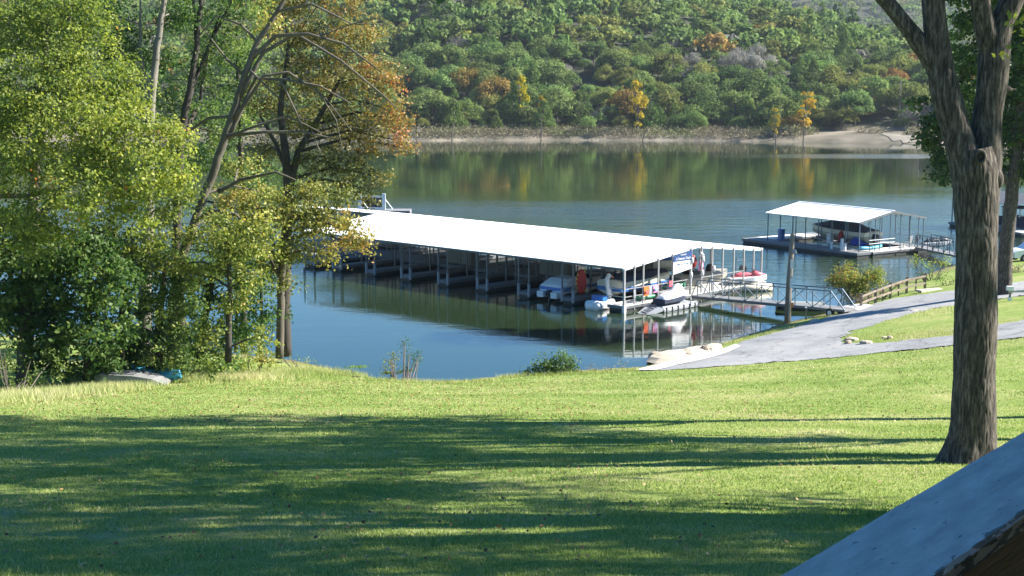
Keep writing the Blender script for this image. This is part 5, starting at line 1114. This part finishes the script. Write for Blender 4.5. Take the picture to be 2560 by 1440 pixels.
def shrub(lab, base, blobs, pal, D, leaf=(.10,.17), dens=1.1, name='shrub', cat='shrub', tb=0, stems=4):
    b_ = np.array(base); tr = []
    for k in range(stems):
        bb = blobs[k % len(blobs)]; tr.append([(1280+F*0,0,0,1)])
    o = empty(name, tuple(b_), 0, lab, cat); mb = MB(); Cn = []; Nn = []; T = []
    for k, bb in enumerate(blobs):
        px, py, dD, rpx = bb[:4]; t2 = bb[4] if len(bb) > 4 else 0; c = P(px, py, D=D+dD)-b_; Rb = rpx*PX(D+dD)
        for q in range(3):
            tip = c + np.array([random.uniform(-.6,.6)*Rb, random.uniform(-.5,.5)*Rb, random.uniform(-.2,.7)*Rb]); st = np.array([c[0]*.35+random.uniform(-.2,.2), c[1]*.3, -.1]); mb.tube([st, (st+tip)/2+np.array([0,0,.1*Rb]), tip], [.03,.02,.008], 4, cap=False)
        nc = max(4, int(16*Rb*Rb*dens)); d = rng.normal(size=(nc,3)); d /= np.linalg.norm(d,axis=1,keepdims=True); cc = c + d*(Rb*rng.uniform(0,1,nc)**.4)[:,None]*np.array([1,.9,.85])
        for i in range(nc):
            nl = int(rng.integers(18,30)); Cn.append(cc[i]+rng.normal(size=(nl,3))*.16); Nn.append(rng.normal(size=(nl,3))*.7+d[i]*.5+np.array([0,0,.4])); T.append(np.clip(.45+t2+tb+rng.normal()*.12+rng.normal(size=nl)*.12,0,1))
    Cn = np.concatenate(Cn); Cn[:,2] = np.maximum(Cn[:,2], -.1); Nn = np.concatenate(Nn); ls = rng.uniform(leaf[0],leaf[1],len(Cn)); V, Q = rhombi(Cn, Nn, ls, ls*.55)
    link('foliage', np_mesh('foliage', V, Q, LEAF[pal] if isinstance(pal, str) else pal, {'tint': np.concatenate(T)}), o); tag(mb.build('stems', M['bark'], o), kind='stuff')
shrub('tangled green shrub at the left edge above the dry weeds', gpt(40,985), [bl(20,900,0,60),bl(110,920,0,55),bl(-40,850,0,80),bl(60,960,-1,35,.1)], 'fresh', 57, tb=.1)
shrub('bright leafy shrub directly behind the upturned boat', gpt(310,935), [bl(270,900,0,55),bl(340,915,0,40),bl(200,925,0,45,.1),bl(310,850,1,50)], 'fresh', 62, (.16,.26))
shrub('yellow green shrub right of the light blue kayak', gpt(500,925), [bl(470,890,0,60,.1),bl(540,900,0,50),bl(590,870,0,60,.1),bl(440,850,0,50),bl(500,830,0,50)], 'sunny', 66, tb=-.05)
shrub('dense bright shrub in front of the leaning trunk base', gpt(430,935), [bl(400,880,0,55,.1),bl(450,905,0,45),bl(360,935,0,30,.1),bl(520,910,0,45,.1),bl(480,840,0,50)], 'fresh', 61, (.14,.22), tb=.1)
shrub('olive shrub under the thin sapling at the water', gpt(630,920), [bl(620,880,0,50),bl(660,900,0,40,.1),bl(580,920,0,35,.1)], 'goldolive', 68)
shrub('low pale green shrub right of the last tree trunk', gpt(760,922), [bl(735,908,0,26,.1),bl(775,918,0,22,.15),bl(700,905,0,30)], 'sunny', 71, (.07,.12))
shrub('small round weed clump at the waterline', gpt(895,946), [bl(885,942,0,16),bl(905,946,0,12)], 'fresh', 70, (.07,.12), dens=2)
shrub('spindly sapling with pale leaves standing before the blue water', gpt(985,955), [bl(975,905,0,13,.2),bl(990,935,0,16),bl(965,945,0,12),bl(985,890,0,8,.1)], 'goldolive', 67, (.07,.12), dens=2.6)
shrub('taller airy sapling with bluish leaves right of the spindly one', gpt(1020,957), [bl(1012,858,0,8),bl(1022,888,0,9),bl(1040,900,0,8),bl(1015,925,0,10),bl(1025,948,0,14),bl(1048,890,0,6)], 'fresh', 67, (.06,.10), dens=3.0, tb=-.1)
shrub('dense dark green bush at the near shore left of the ramp', gpt(1385,935), [bl(1400,905,0,32),bl(1365,915,0,28),bl(1430,915,0,22),bl(1340,930,0,20),bl(1310,938,0,14,.1)], 'fresh', 70, (.10,.17), dens=5, tb=.08)
LEAF['dryw'] = leaf_mat('dry_weeds', [(0,(.12,.08,.05)), (.5,(.26,.20,.12)), (1,(.20,.22,.08))], trans=.2, hue=0)
shrub('dry brown brush between the green bush and the ramp', gpt(1500,932), [bl(1480,930,0,14),bl(1520,928,0,12),bl(1440,934,0,12),bl(1555,925,0,9)], 'dryw', 71, (.05,.14), dens=3)
shrub('bright yellow green bush at the fence foot beside the water', gpt(2130,735), [bl(2110,695,0,34,.1),bl(2150,705,0,40,.05),bl(2185,685,0,24,-.1),bl(2085,705,0,22,.15),bl(2130,725,0,34,-.15),bl(2120,665,0,10,.0),bl(2195,700,0,22,-.1)], 'sunny', 96, (.10,.17), dens=4.5, tb=.25)
shrub('grey brown brush at the foot of the bright bush', gpt(2175,752), [bl(2140,750,0,14),bl(2170,745,0,16),bl(2210,728,0,16),bl(2250,715,0,14),bl(2120,745,0,12)], 'dryw', 95, (.07,.16), dens=2)
shrub('loose bush with upper leaves only, right of the fence top', gpt(2330,700), [bl(2290,655,0,16,.1),bl(2330,665,0,18,.05),bl(2360,650,0,18,.0),bl(2300,690,0,14,-.2),bl(2350,695,0,18,-.2)], 'sunny', 104, (.09,.16), dens=1.8)
shrub('low green weeds beyond the fence at the lane edge', gpt(2370,712), [bl(2350,702,0,16),bl(2385,700,0,18)], 'fresh', 98, (.08,.14), dens=2)
shrub('reddish brown weeds behind the far lane at the right edge', gpt(2550,680), [bl(2545,668,0,14),bl(2570,672,0,16),bl(2520,672,0,10)], 'dryw', 103, (.08,.14), dens=2)

# ------------------------------------------------------------------ the big near oak
def bark_tube(path, rad, name, parent, n=80, step=.03, amp=.028, base=None, flare=None):
    path = [np.array(p_, float) for p_ in path]; seg = [np.linalg.norm(path[i+1]-path[i]) for i in range(len(path)-1)]; L = sum(seg); m_ = max(8, int(L/step)); cs = np.r_[0, np.cumsum(seg)]
    s_ = np.linspace(0, L, m_); Pp = np.array([[np.interp(v, cs, [p_[k] for p_ in path]) for k in range(3)] for v in s_])
    k_ = max(3, int(.25/step)); 
    for _ in range(2):
        pad = np.r_[np.repeat(Pp[:1],k_,0), Pp, np.repeat(Pp[-1:],k_,0)]; sm_ = np.array([pad[i:i+2*k_+1].mean(0) for i in range(m_)]); sm_[0] = Pp[0]; sm_[-1] = Pp[-1]; Pp = sm_
    Rr = np.interp(s_, cs, rad); Vv = []; 
    for i in range(m_):
        d = Pp[min(i+1,m_-1)]-Pp[max(i-1,0)]; d /= np.linalg.norm(d); x = np.cross(d, [0,1,.03]); x /= np.linalg.norm(x); y_ = np.cross(d, x)
        for j in range(n):
            a = 2*math.pi*j/n; r_ = Rr[i]; dirv = x*math.cos(a)+y_*math.sin(a); q = Pp[i]+dirv*r_
            v = Vector((math.cos(a)*r_*17, math.sin(a)*r_*17, s_[i]*3.2)); nn = 1-abs(mnoise.noise(v))*2.2; n2 = mnoise.noise(Vector((q[0]*28, q[1]*28, q[2]*9))); n3 = mnoise.noise(Vector((q[0]*2.2, q[1]*2.2, q[2]*1.3+7)))
            fl = 0
            if flare: fl = flare*max(0, 1-s_[i]/.9)**2*(.6+.4*math.cos(a*5+1))
            Vv.append(q + dirv*(amp*(-max(0, nn-.45)*1.5) + amp*.25*n2 + .028*n3 + fl))
    Vv = np.array(Vv); I = (np.arange(m_-1)[:,None]*n + np.arange(n)[None]); J = (np.arange(m_-1)[:,None]*n + (np.arange(n)[None]+1) % n)
    Q = np.stack([I, J, J+n, I+n], 2).reshape(-1,4)
    return link(name, np_mesh(name, Vv, Q, M['oakbark'], smooth=False), parent)
m, t, b = new_mat('furrowed_oak_bark'); tc = N(t, 'ShaderNodeTexCoord'); mp = N(t, 'ShaderNodeMapping'); mp.inputs['Scale'].default_value = (1,1,.16); t.links.new(tc.outputs['Object'], mp.inputs[0])
n1 = N(t, 'ShaderNodeTexNoise', scale=22, detail=8, roughness=.7); t.links.new(mp.outputs[0], n1.inputs[0]); n2 = N(t, 'ShaderNodeTexNoise', scale=1.6, detail=4); t.links.new(tc.outputs['Object'], n2.inputs[0])
r1 = ramp(t, [(.38,(.020,.016,.013)), (.50,(.065,.055,.045)), (.64,(.17,.148,.122))]); t.links.new(n1.outputs[0], r1.inputs[0]); r2 = ramp(t, [(.4,(.9,.88,.86)), (.62,(1.05,1.02,.97))]); t.links.new(n2.outputs[0], r2.inputs[0])
mx = N(t, 'ShaderNodeMix', data_type='RGBA', blend_type='MULTIPLY'); mx.inputs[0].default_value = 1; t.links.new(r1.outputs[0], mx.inputs[6]); t.links.new(r2.outputs[0], mx.inputs[7]); t.links.new(mx.outputs[2], b.inputs['Base Color']); b.inputs['Roughness'].default_value = .95
bp = N(t, 'ShaderNodeBump'); bp.inputs['Strength'].default_value = .6; bp.inputs['Distance'].default_value = .012; t.links.new(n1.outputs[0], bp.inputs['Height']); t.links.new(bp.outputs[0], b.inputs['Normal'])
M['oakbark'] = m
DO = 23.0; ob = P(2430, 1160, D=DO); ob[2] = g1(ob[0], ob[1])
oak = empty('oak_tree', tuple(ob), 0, 'big near oak with forked furrowed trunk standing on the lawn at the right', 'tree')
def OP(px, py, dD=0): return P(px, py, D=DO+dD) - ob
sc_ = PX(DO)
bark_tube([OP(2425,1185),OP(2429,1120),OP(2434,1050),OP(2437,940),OP(2440,800),OP(2443,650),OP(2443,550),OP(2440,470),OP(2436,420),OP(2430,370)], [v*sc_ for v in (66,60,56,53,52,52,52,54,58,50)], 'trunk', oak, n=190, flare=.26, amp=.010, step=.022)
bark_tube([OP(2436,520),OP(2412,400),OP(2385,310),OP(2360,220),OP(2345,140),OP(2335,40),OP(2322,-60),OP(2300,-250),OP(2320,-500)], [v*sc_ for v in (40,42,35,35,33,28,27,22,12)], 'limb', oak, amp=.009)
bark_tube([OP(2365,230),OP(2330,150),OP(2275,75),OP(2215,0),OP(2120,-100),OP(1980,-260),OP(1900,-420)], [v*sc_ for v in (26,24,21,20,18,13,7)], 'limb', oak, amp=.008, n=60)
bark_tube([OP(2448,520,.1),OP(2458,400,.1),OP(2468,300,.1),OP(2482,200,.1),OP(2487,120,.1),OP(2500,60,.1),OP(2535,0,.1),OP(2570,-120,.2),OP(2640,-350,.4)], [v*sc_ for v in (44,46,37,39,38,30,29,24,12)], 'limb', oak, amp=.009)
bark_tube([OP(2482,140,.1),OP(2465,70,0),OP(2447,0,0),OP(2425,-120,-.3),OP(2440,-400,-.8)], [v*sc_ for v in (30,25,26,22,10)], 'limb', oak, amp=.008, n=60)
bark_tube([OP(2505,225,.1),OP(2528,212,.1),OP(2540,226,.1)], [v*sc_ for v in (14,9,3)], 'branch_stub', oak, n=30, amp=.01)
# knot hole and burrs
kx = OP(2450, 392, -.43)
mb = MB(); rr = []
for i in range(17):
    a = 2*math.pi*i/16; rr.append([kx + np.array([math.cos(a)*(.075+.03*math.cos(b_)), .03*math.sin(b_)*1.2, math.sin(a)*(.095+.03*math.cos(b_))]) for b_ in [2*math.pi*k/6 for k in range(6)]])
mb.loft(rr, caps=False).build('knot_ring', M['oakbark'], oak, smooth=True); MB().ball(kx+np.array([0,.03,0]), (.07,.03,.085)).build('knot_hole', M['barkdark'], oak)
for (px, py, r_, dD) in ((2492,448,.13,-.02),(2396,505,.06,-.02)): MB().ball(OP(px,py,dD), (r_*.8,r_,r_*1.3), 12, 8).build('burr', M['oakbark'], oak, smooth=True)
# oak crown: above the frame, its shade falls across the lawn
def cloud(name, parent, blobs, pal, leaf, dens, per=40, sg=.34, tb=0, bark=True, origin=(0,0,0)):
    Cn = []; Nn = []; T = []; org = np.array(origin); mb = MB()
    for (x, y, z, Rb) in blobs:
        c = np.array([x,y,z])-org; nc = max(4, int(7*Rb*Rb*dens)); d = rng.normal(size=(nc,3)); d /= np.linalg.norm(d,axis=1,keepdims=True); cc = c+d*(Rb*rng.uniform(0,1,nc)**.4)[:,None]*np.array([1,1,.75])
        for i in range(nc):
            Cn.append(cc[i]+rng.normal(size=(per,3))*sg*np.array([1,1,.6])); Nn.append(rng.normal(size=(per,3))*.7+np.array([0,0,.7])); T.append(np.clip(.45+tb+rng.normal(size=per)*.18,0,1))
            if bark and i % 4 == 0: mb.tube([c, (c+cc[i])/2+[0,0,.1], cc[i]], [.035,.02,.008], 3, cap=False)
    Cn = np.concatenate(Cn); ls = rng.uniform(leaf[0],leaf[1],len(Cn)); V, Q = rhombi(Cn, np.concatenate(Nn), ls, ls*.62); link(name, np_mesh(name, V, Q, LEAF[pal], {'tint': np.concatenate(T)}), parent)
    if bark: tag(mb.build('twigs', M['bark'], parent), kind='stuff')
oz = ob[2]
cloud('crown', oak, [(ob[0]+dx, ob[1]+dy, oz+h_, r_) for dx, dy, h_, r_ in ((-1,0,11,2.6),(2.5,1.5,11,2.5),(-3.6,-1,11.5,2.2),(0,3,12.5,2.4),(1,-3.2,11.5,2.3),(4.6,-1,12,2.2),(-1,0,14.5,2.8),(2.5,1,15,2.4),(-5.4,1.6,11.4,1.5),(3.5,-4.5,11,1.8),(-2.2,4.6,11.2,1.7),(5.5,3,11.5,1.8))], 'oak', (.16,.26), .62, origin=ob)
# few leaves hanging into the frame
for (px, py, dD, n_) in ((2540,45,-.6,14),(2508,125,-.5,8),(2085,6,0,7),(2555,80,-.5,8)):
    c = OP(px,py,dD) if px != 2085 else P(1085,4,D=20)-ob
    Cn = c+rng.normal(size=(n_,3))*.07; V, Q = rhombi(Cn, rng.normal(size=(n_,3))+[0,-1,.3], .11, .07); link('leaf_spray', np_mesh('leaf_spray', V, Q, LEAF['sunny'] if px != 2085 else LEAF['oak'], {'tint': rng.uniform(.3,.8,n_)}), oak)['kind'] = 'stuff'
# neighbours outside the right edge that shade the lawn too
def shade_tree(name, lab, x, y, h, blobs, dens=.6, pal='oak'):
    z = g1(x, y); o = empty(name, (x, y, z), 0, lab, 'tree'); mb = MB(); mb.tube([(0,0,-.3),(.1,0,h*.4),(0,.1,h*.8)], [.42,.32,.12], 10)
    for (dx, dy, dz, r_) in blobs: mb.tube([(0,0,h*.4),(dx*.5,dy*.5,dz*.8),(dx,dy,dz)], [.16,.1,.04], 6)
    mb.build('trunk', M['bark'], o, smooth=True); cloud('crown', o, [(x+dx, y+dy, z+dz, r_) for dx, dy, dz, r_ in blobs], pal, (.18,.28), dens, origin=(x,y,z))
def tall_blobs(h0, h1, w, n, seed):
    r_ = random.Random(seed); return [(r_.uniform(-w,w)*.8, w*math.sin(i*2.4)*.75+r_.uniform(-.6,.6), h0+(h1-h0)*i/(n-1), r_.uniform(1.6,2.5)) for i in range(n)]
shade_tree('oak_tree', 'tallest oak outside the right edge, farthest down the lawn', 17.5, 36.6, 24, tall_blobs(13, 24.5, 4.4, 24, 1), .56)
shade_tree('oak_tree', 'tall oak outside the right edge beyond the near oak', 21.0, 30.6, 24, tall_blobs(13, 26, 4.0, 22, 2), .56)
shade_tree('oak_tree', 'slender high crowned oak outside the right edge', 22.0, 26.4, 26, tall_blobs(18.5, 29, 4.6, 24, 9), .56)
shade_tree('oak_tree', 'tall oak outside the right edge level with the near oak', 17.5, 17.0, 23, tall_blobs(11, 24, 4.0, 24, 3), .56)
shade_tree('oak_tree', 'tall oak outside the right edge beside the deck', 24.5, 13.6, 24, tall_blobs(12, 27, 4.6, 24, 4), .56)
# second oak beyond the near trunk
leafy('oak_tree', 'second oak behind the near one with dark crown and lit grey trunk', 'tree', gpt(2510,738),
  [[(2510,740,0,23),(2512,700,0,19),(2515,620,0,18),(2524,540,0,17),(2532,460,0,16),(2544,380,0,14),(2550,250,0,13),(2540,60,0,9)],[(2530,470,0,10),(2470,380,0,8),(2390,320,0,5),(2330,290,0,3)],[(2545,340,0,9),(2590,240,0,7),(2640,120,0,4)]],
  [bl(2345,300,0,48),bl(2320,350,0,36),bl(2375,395,0,44,-.1),bl(2345,445,0,20,-.1),bl(2410,300,1,55),bl(2400,230,1,50,.15),bl(2430,150,1,60,.2),bl(2440,60,1,60,.2),bl(2560,120,0,80),bl(2560,220,0,70,-.1),bl(2570,330,0,70),bl(2500,300,1,60),bl(2490,400,1,45,-.1),bl(2600,420,0,60),bl(2300,260,0,22),bl(2520,30,0,80,.1),bl(2650,200,0,110),bl(2660,380,0,90),bl(2450,-60,0,120),bl(2620,-20,0,120),bl(2420,430,0,36)],
  'dark', leaf=(.20,.30), dens=.85, D=86, bark='oakbark', tintb=-.05)

# ------------------------------------------------------------------ deck corner of the cabin and its rail
M['railpaint'] = None
m, t, b = new_mat('chipped_white_paint'); tc = N(t, 'ShaderNodeTexCoord'); mp = N(t, 'ShaderNodeMapping'); mp.inputs['Scale'].default_value = (5,1,5); t.links.new(tc.outputs['Object'], mp.inputs[0])
n1 = N(t, 'ShaderNodeTexNoise', scale=4, detail=8, roughness=.65); t.links.new(mp.outputs[0], n1.inputs[0]); n2 = N(t, 'ShaderNodeTexNoise', scale=14, detail=6, roughness=.6); t.links.new(mp.outputs[0], n2.inputs[0])
r1 = ramp(t, [(.36,(.44,.385,.33)), (.62,(.70,.61,.53))]); t.links.new(n1.outputs[0], r1.inputs[0]); r2 = ramp(t, [(.33,(1,1,1)), (.35,(0,0,0))]); sx = N(t, 'ShaderNodeSeparateXYZ'); t.links.new(tc.outputs['Object'], sx.inputs[0]); me_ = N(t, 'ShaderNodeMapRange'); me_.inputs[1].default_value = .200; me_.inputs[2].default_value = .226; me_.inputs[3].default_value = 0; me_.inputs[4].default_value = -.18; t.links.new(sx.outputs[0], me_.inputs[0])
ad_ = N(t, 'ShaderNodeMath', operation='ADD'); t.links.new(n2.outputs[0], ad_.inputs[0]); t.links.new(me_.outputs[0], ad_.inputs[1]); t.links.new(ad_.outputs[0], r2.inputs[0])
mx = N(t, 'ShaderNodeMix', data_type='RGBA'); t.links.new(r2.outputs[0], mx.inputs[0]); t.links.new(r1.outputs[0], mx.inputs[6]); mx.inputs[7].default_value = (.10,.085,.07,1); t.links.new(mx.outputs[2], b.inputs['Base Color']); b.inputs['Roughness'].default_value = .5
bp = N(t, 'ShaderNodeBump'); bp.inputs['Strength'].default_value = .5; bp.inputs['Distance'].default_value = .006; t.links.new(n1.outputs[0], bp.inputs['Height']); t.links.new(bp.outputs[0], b.inputs['Normal'])
M['railpaint'] = m
M['stain'] = mat('brown_stained_board', (.30,.17,.06), .6, .35, 6, bump=.6, bscale=14, stretch=(3,.35,6))
hc_ = .86; zc_ = H - hc_
A0 = P(1940,1440,z=zc_); B0 = P(2560,1075,z=zc_); dr = (B0-A0)[:2]; dr /= np.linalg.norm(dr); A1 = P(2350,1440,z=zc_); nr = np.array([dr[1], -dr[0]]); wid = float((A1-A0)[:2] @ nr)
rz_r = math.atan2(dr[1], dr[0]) - math.pi/2
o = empty('deck_railing', (A0[0], A0[1], zc_), rz_r, 'white painted deck railing with brown stained side in the near corner', 'railing')
# cap built as a long slightly wavy board; local y runs along the rail, x across towards the deck
mb = MB(); rr = []
for i in range(140):
    y = -1.6+i*.045; e1 = .0025*mnoise.noise(Vector((y*3,0,0))) ; e2 = .004*mnoise.noise(Vector((y*9,5,0))) + .002*mnoise.noise(Vector((y*40,9,0)))
    rr.append([(e1-.002,y,-.036),(e1,y,-.006),(e1+.006,y,0),(wid-.008+e2,y,.0015),(wid-.001+e2,y,-.006),(wid-.002+e2,y,-.036)])
mb.loft(rr).build('rail_cap', M['railpaint'], o)
MB().box(wid-.055,wid-.012,-1.6,4.6,-.19,-.038).build('side_board', M['stain'], o)
MB().box(.03,.065,-1.6,4.6,-.82,-.74).build('bottom_rail', M['railpaint'], o)
for k in range(38): MB().box(.03,.065,-1.5+k*.16,-1.46+k*.16,-.74,-.037).build('baluster', M['railpaint'], o)
for k in range(3): MB().box(.0,.09,-1.58+k*2.4,-1.49+k*2.4,-1.1,-.037).build('post', M['railpaint'], o)
dz0 = zc_ - .92
c0 = A0[:2] + nr*2.5
co = empty('cabin', (c0[0], c0[1], dz0), rz_r, 'unseen cabin wall and porch roof beside the deck, shading its rail', 'cabin')  # out of view; wall and roof overhang shaped to keep the rail in shade
mb = MB(); mb.box(0,6,-6,7,-4.5,2.9); mb.build('wall', M['stain'], co)
for k in range(18): MB().box(-.025,-.003,-6,7,.0+k*.16,.15+k*.16).build('plank', M['stain'], co)
MB().box(-1.75,6.6,-6.6,8.2,2.92,3.1).build('roof', M['bluegreyroof'], co)
d_o = empty('deck', (A0[0], A0[1], dz0), rz_r, 'wooden deck platform under the railing', 'deck')
for k in range(16): MB().box(.0+k*.15,.14+k*.15,-3.5,4.6,-.04,0).build('board', M['deck'], d_o)
MB().box(0,2.45,-3.5,4.6,-.26,-.045).build('joist_frame', M['stain'], d_o)
for x_ in (.2, 2.3):
    for y_ in (-3.2, 4.3): MB().box(x_-.07,x_+.07,y_-.07,y_+.07,-3.2,-.27).build('support_post', M['wood'], d_o)

# ------------------------------------------------------------------ grass blades, tall weeds, fallen leaves
LEAF['grass'] = leaf_mat('grass_blades', [(0,(.10,.165,.035)), (.4,(.20,.265,.07)), (.75,(.34,.355,.14)), (1,(.50,.44,.27))], trans=.35, hue=0, rough=.6)
def blades(name, xy, h0, h1, wk, lean=.45, pal='grass', tint=None, lab=None, off=0.):
    x, y = xy; n = len(x); z = gz(x, y)+off; a = rng.uniform(0, 2*math.pi, n); hh = rng.uniform(h0, h1, n); ww = wk*np.ones(n) if np.isscalar(wk) else wk
    dx, dy = np.cos(a)*ww/2, np.sin(a)*ww/2; lx, ly = rng.normal(size=n)*lean*hh, rng.normal(size=n)*lean*hh
    V = np.stack([np.c_[x-dx,y-dy,z-.01], np.c_[x+dx,y+dy,z-.01], np.c_[x+lx,y+ly,z+hh]], 1).reshape(-1,3); Q = np.arange(n*3).reshape(n,3)
    tt = tint if tint is not None else np.clip(.15+.75*fbm(x*.5,y*.5,31)+rng.normal(size=n)*.16, 0, 1)
    o = link(name, np_mesh(name, V, Q, LEAF[pal], {'tint': tt})); tag(o, lab, 'grass', kind='stuff'); return o
n = 520000; Yb = 10.5*np.exp(rng.uniform(0, 1, n)**1.12*math.log(72/10.5)); Xb = rng.uniform(-.40, .40, n)*Yb
clump = fbm(Xb*1.7, Yb*1.7, 40)
keepm = (np.hypot(Xb-ob[0], Yb-ob[1]) > .5) & (shore_dist(Xb, Yb) > .5) & ~inpoly(Xb, Yb, road_poly) & (rng.uniform(size=n) < .35+1.3*clump)
Xb, Yb, clump = Xb[keepm], Yb[keepm], clump[keepm]
hsc = (.35+1.3*clump); n = len(Xb)
ztmp = None
x, y = Xb, Yb; z = gz(x, y); a = rng.uniform(0, 6.283, n); hh = rng.uniform(.013,.034,n)*hsc*(1+y*.010); ww = .003+.00036*y
tall = rng.uniform(size=n) < .012; hh = np.where(tall, hh*2.1, hh)
dx, dy = np.cos(a)*ww, np.sin(a)*ww; lx, ly = rng.normal(size=n)*.5*hh, rng.normal(size=n)*.5*hh
V = np.stack([np.c_[x-dx,y-dy,z-.01], np.c_[x+dx,y+dy,z-.01], np.c_[x+lx,y+ly,z+hh]], 1).reshape(-1,3)
tt = np.clip(.05+.75*fbm(x*.45,y*.45,31)+.25*(y > 22)*(x > 1)*(fbm(x*.3,y*.5,55) > .5)+rng.normal(size=n)*.17, 0, 1)
tag(link('grass', np_mesh('grass', V, np.arange(n*3).reshape(n,3), LEAF['grass'], {'tint': tt})), 'short mown grass of the lawn', 'grass', kind='stuff')
# tall weeds along the tree line and shore
xs, ys, hs_ = [], [], []; seg_i = 0
for (px0, py0, px1, py1, n_, sp_) in ((-60,1010,260,975,5000,1.6),(230,975,470,960,4200,.9),(450,955,760,935,6500,1.5),(720,930,900,942,2500,.8),(880,950,1250,955,1600,.35),(1250,945,1620,925,2200,.35),(1800,862,1990,815,1600,.5),(2040,800,2300,735,1800,.6),(2130,845,2380,832,1800,1.0),(2180,800,2380,770,1500,1.5)):
    a_ = np.array(Gnear(px0,py0) if py0 < 950 else G(px0,py0)[:2]); b_ = np.array(Gnear(px1,py1) if py1 < 950 else G(px1,py1)[:2]); t_ = rng.uniform(size=n_); q = a_+(b_-a_)*t_[:,None]+rng.normal(size=(n_,2))*sp_*np.array([.6,1]); xs.append(q[:,0]); ys.append(q[:,1]); hs_.append(np.full(n_, 1.0 if seg_i < 4 else .7 if seg_i < 6 else .45)); seg_i += 1
x = np.concatenate(xs); y = np.concatenate(ys); hs_ = np.concatenate(hs_); ok = (shore_dist(x, y) > .2) & ~inpoly(x, y, road_poly); x, y, hs_ = x[ok], y[ok], hs_[ok]
clm = fbm(x*.6, y*.6, 77); n = len(x)
bxy = G(332,962); okb = ~((np.abs(x-bxy[0]) < 2.6) & (y-bxy[1] < .9) & (y-bxy[1] > -2.2)); x, y, clm, hs_ = x[okb], y[okb], clm[okb], hs_[okb]; n = len(x)
near_boat = np.exp(-((x-bxy[0])**2/9+(y-bxy[1]+1.2)**2/1.5))
tt = np.clip(.2+.9*fbm(x*.25,y*.25,61)-.5*near_boat+rng.normal(size=n)*.15, 0, 1)
blades('weeds', (x, y), .08*hs_, .40*hs_, .03, .35, tint=tt, lab='tall weeds and dry grass along the tree line and banks')
LEAF['fallen'] = leaf_mat('fallen_leaves', [(0,(.12,.06,.03)), (.4,(.28,.12,.05)), (.7,(.42,.28,.10)), (1,(.55,.45,.2))], trans=.1, hue=0)
n = 16000; y = 12*np.exp(rng.uniform(0, math.log(62/12), n)); x = rng.uniform(-.40,.30,n)*y; wgt = np.where(y > 34, 1, .10)*np.where(x < 2, 1, .4); k_ = rng.uniform(size=n) < wgt; x, y = x[k_], y[k_]
V, Q = rhombi(np.c_[x, y, gz(x,y)+.05], rng.normal(size=(len(x),3))*.35+[0,0,1], rng.uniform(.03,.06,len(x))*(1+y*.012), rng.uniform(.02,.045,len(x))*(1+y*.012))
tag(link('fallen_leaves', np_mesh('fallen_leaves', V, Q, LEAF['fallen'], {'tint': rng.uniform(size=len(x))})), 'dry leaves scattered over the lawn', 'leaves', kind='stuff')

# ------------------------------------------------------------------ air
m = bpy.data.materials.new('haze'); m.use_nodes = True; t = m.node_tree; t.nodes.remove(t.nodes['Principled BSDF'])
pv = t.nodes.new('ShaderNodeVolumePrincipled'); pv.inputs['Density'].default_value = .00009; pv.inputs['Color'].default_value = (.80,.88,1,1); pv.inputs['Anisotropy'].default_value = .2
t.links.new(pv.outputs[0], t.nodes['Material Output'].inputs['Volume'])
tag(MB().box(-1600,1700,-60,1620,-9,190).build('haze', m), kind='stuff')
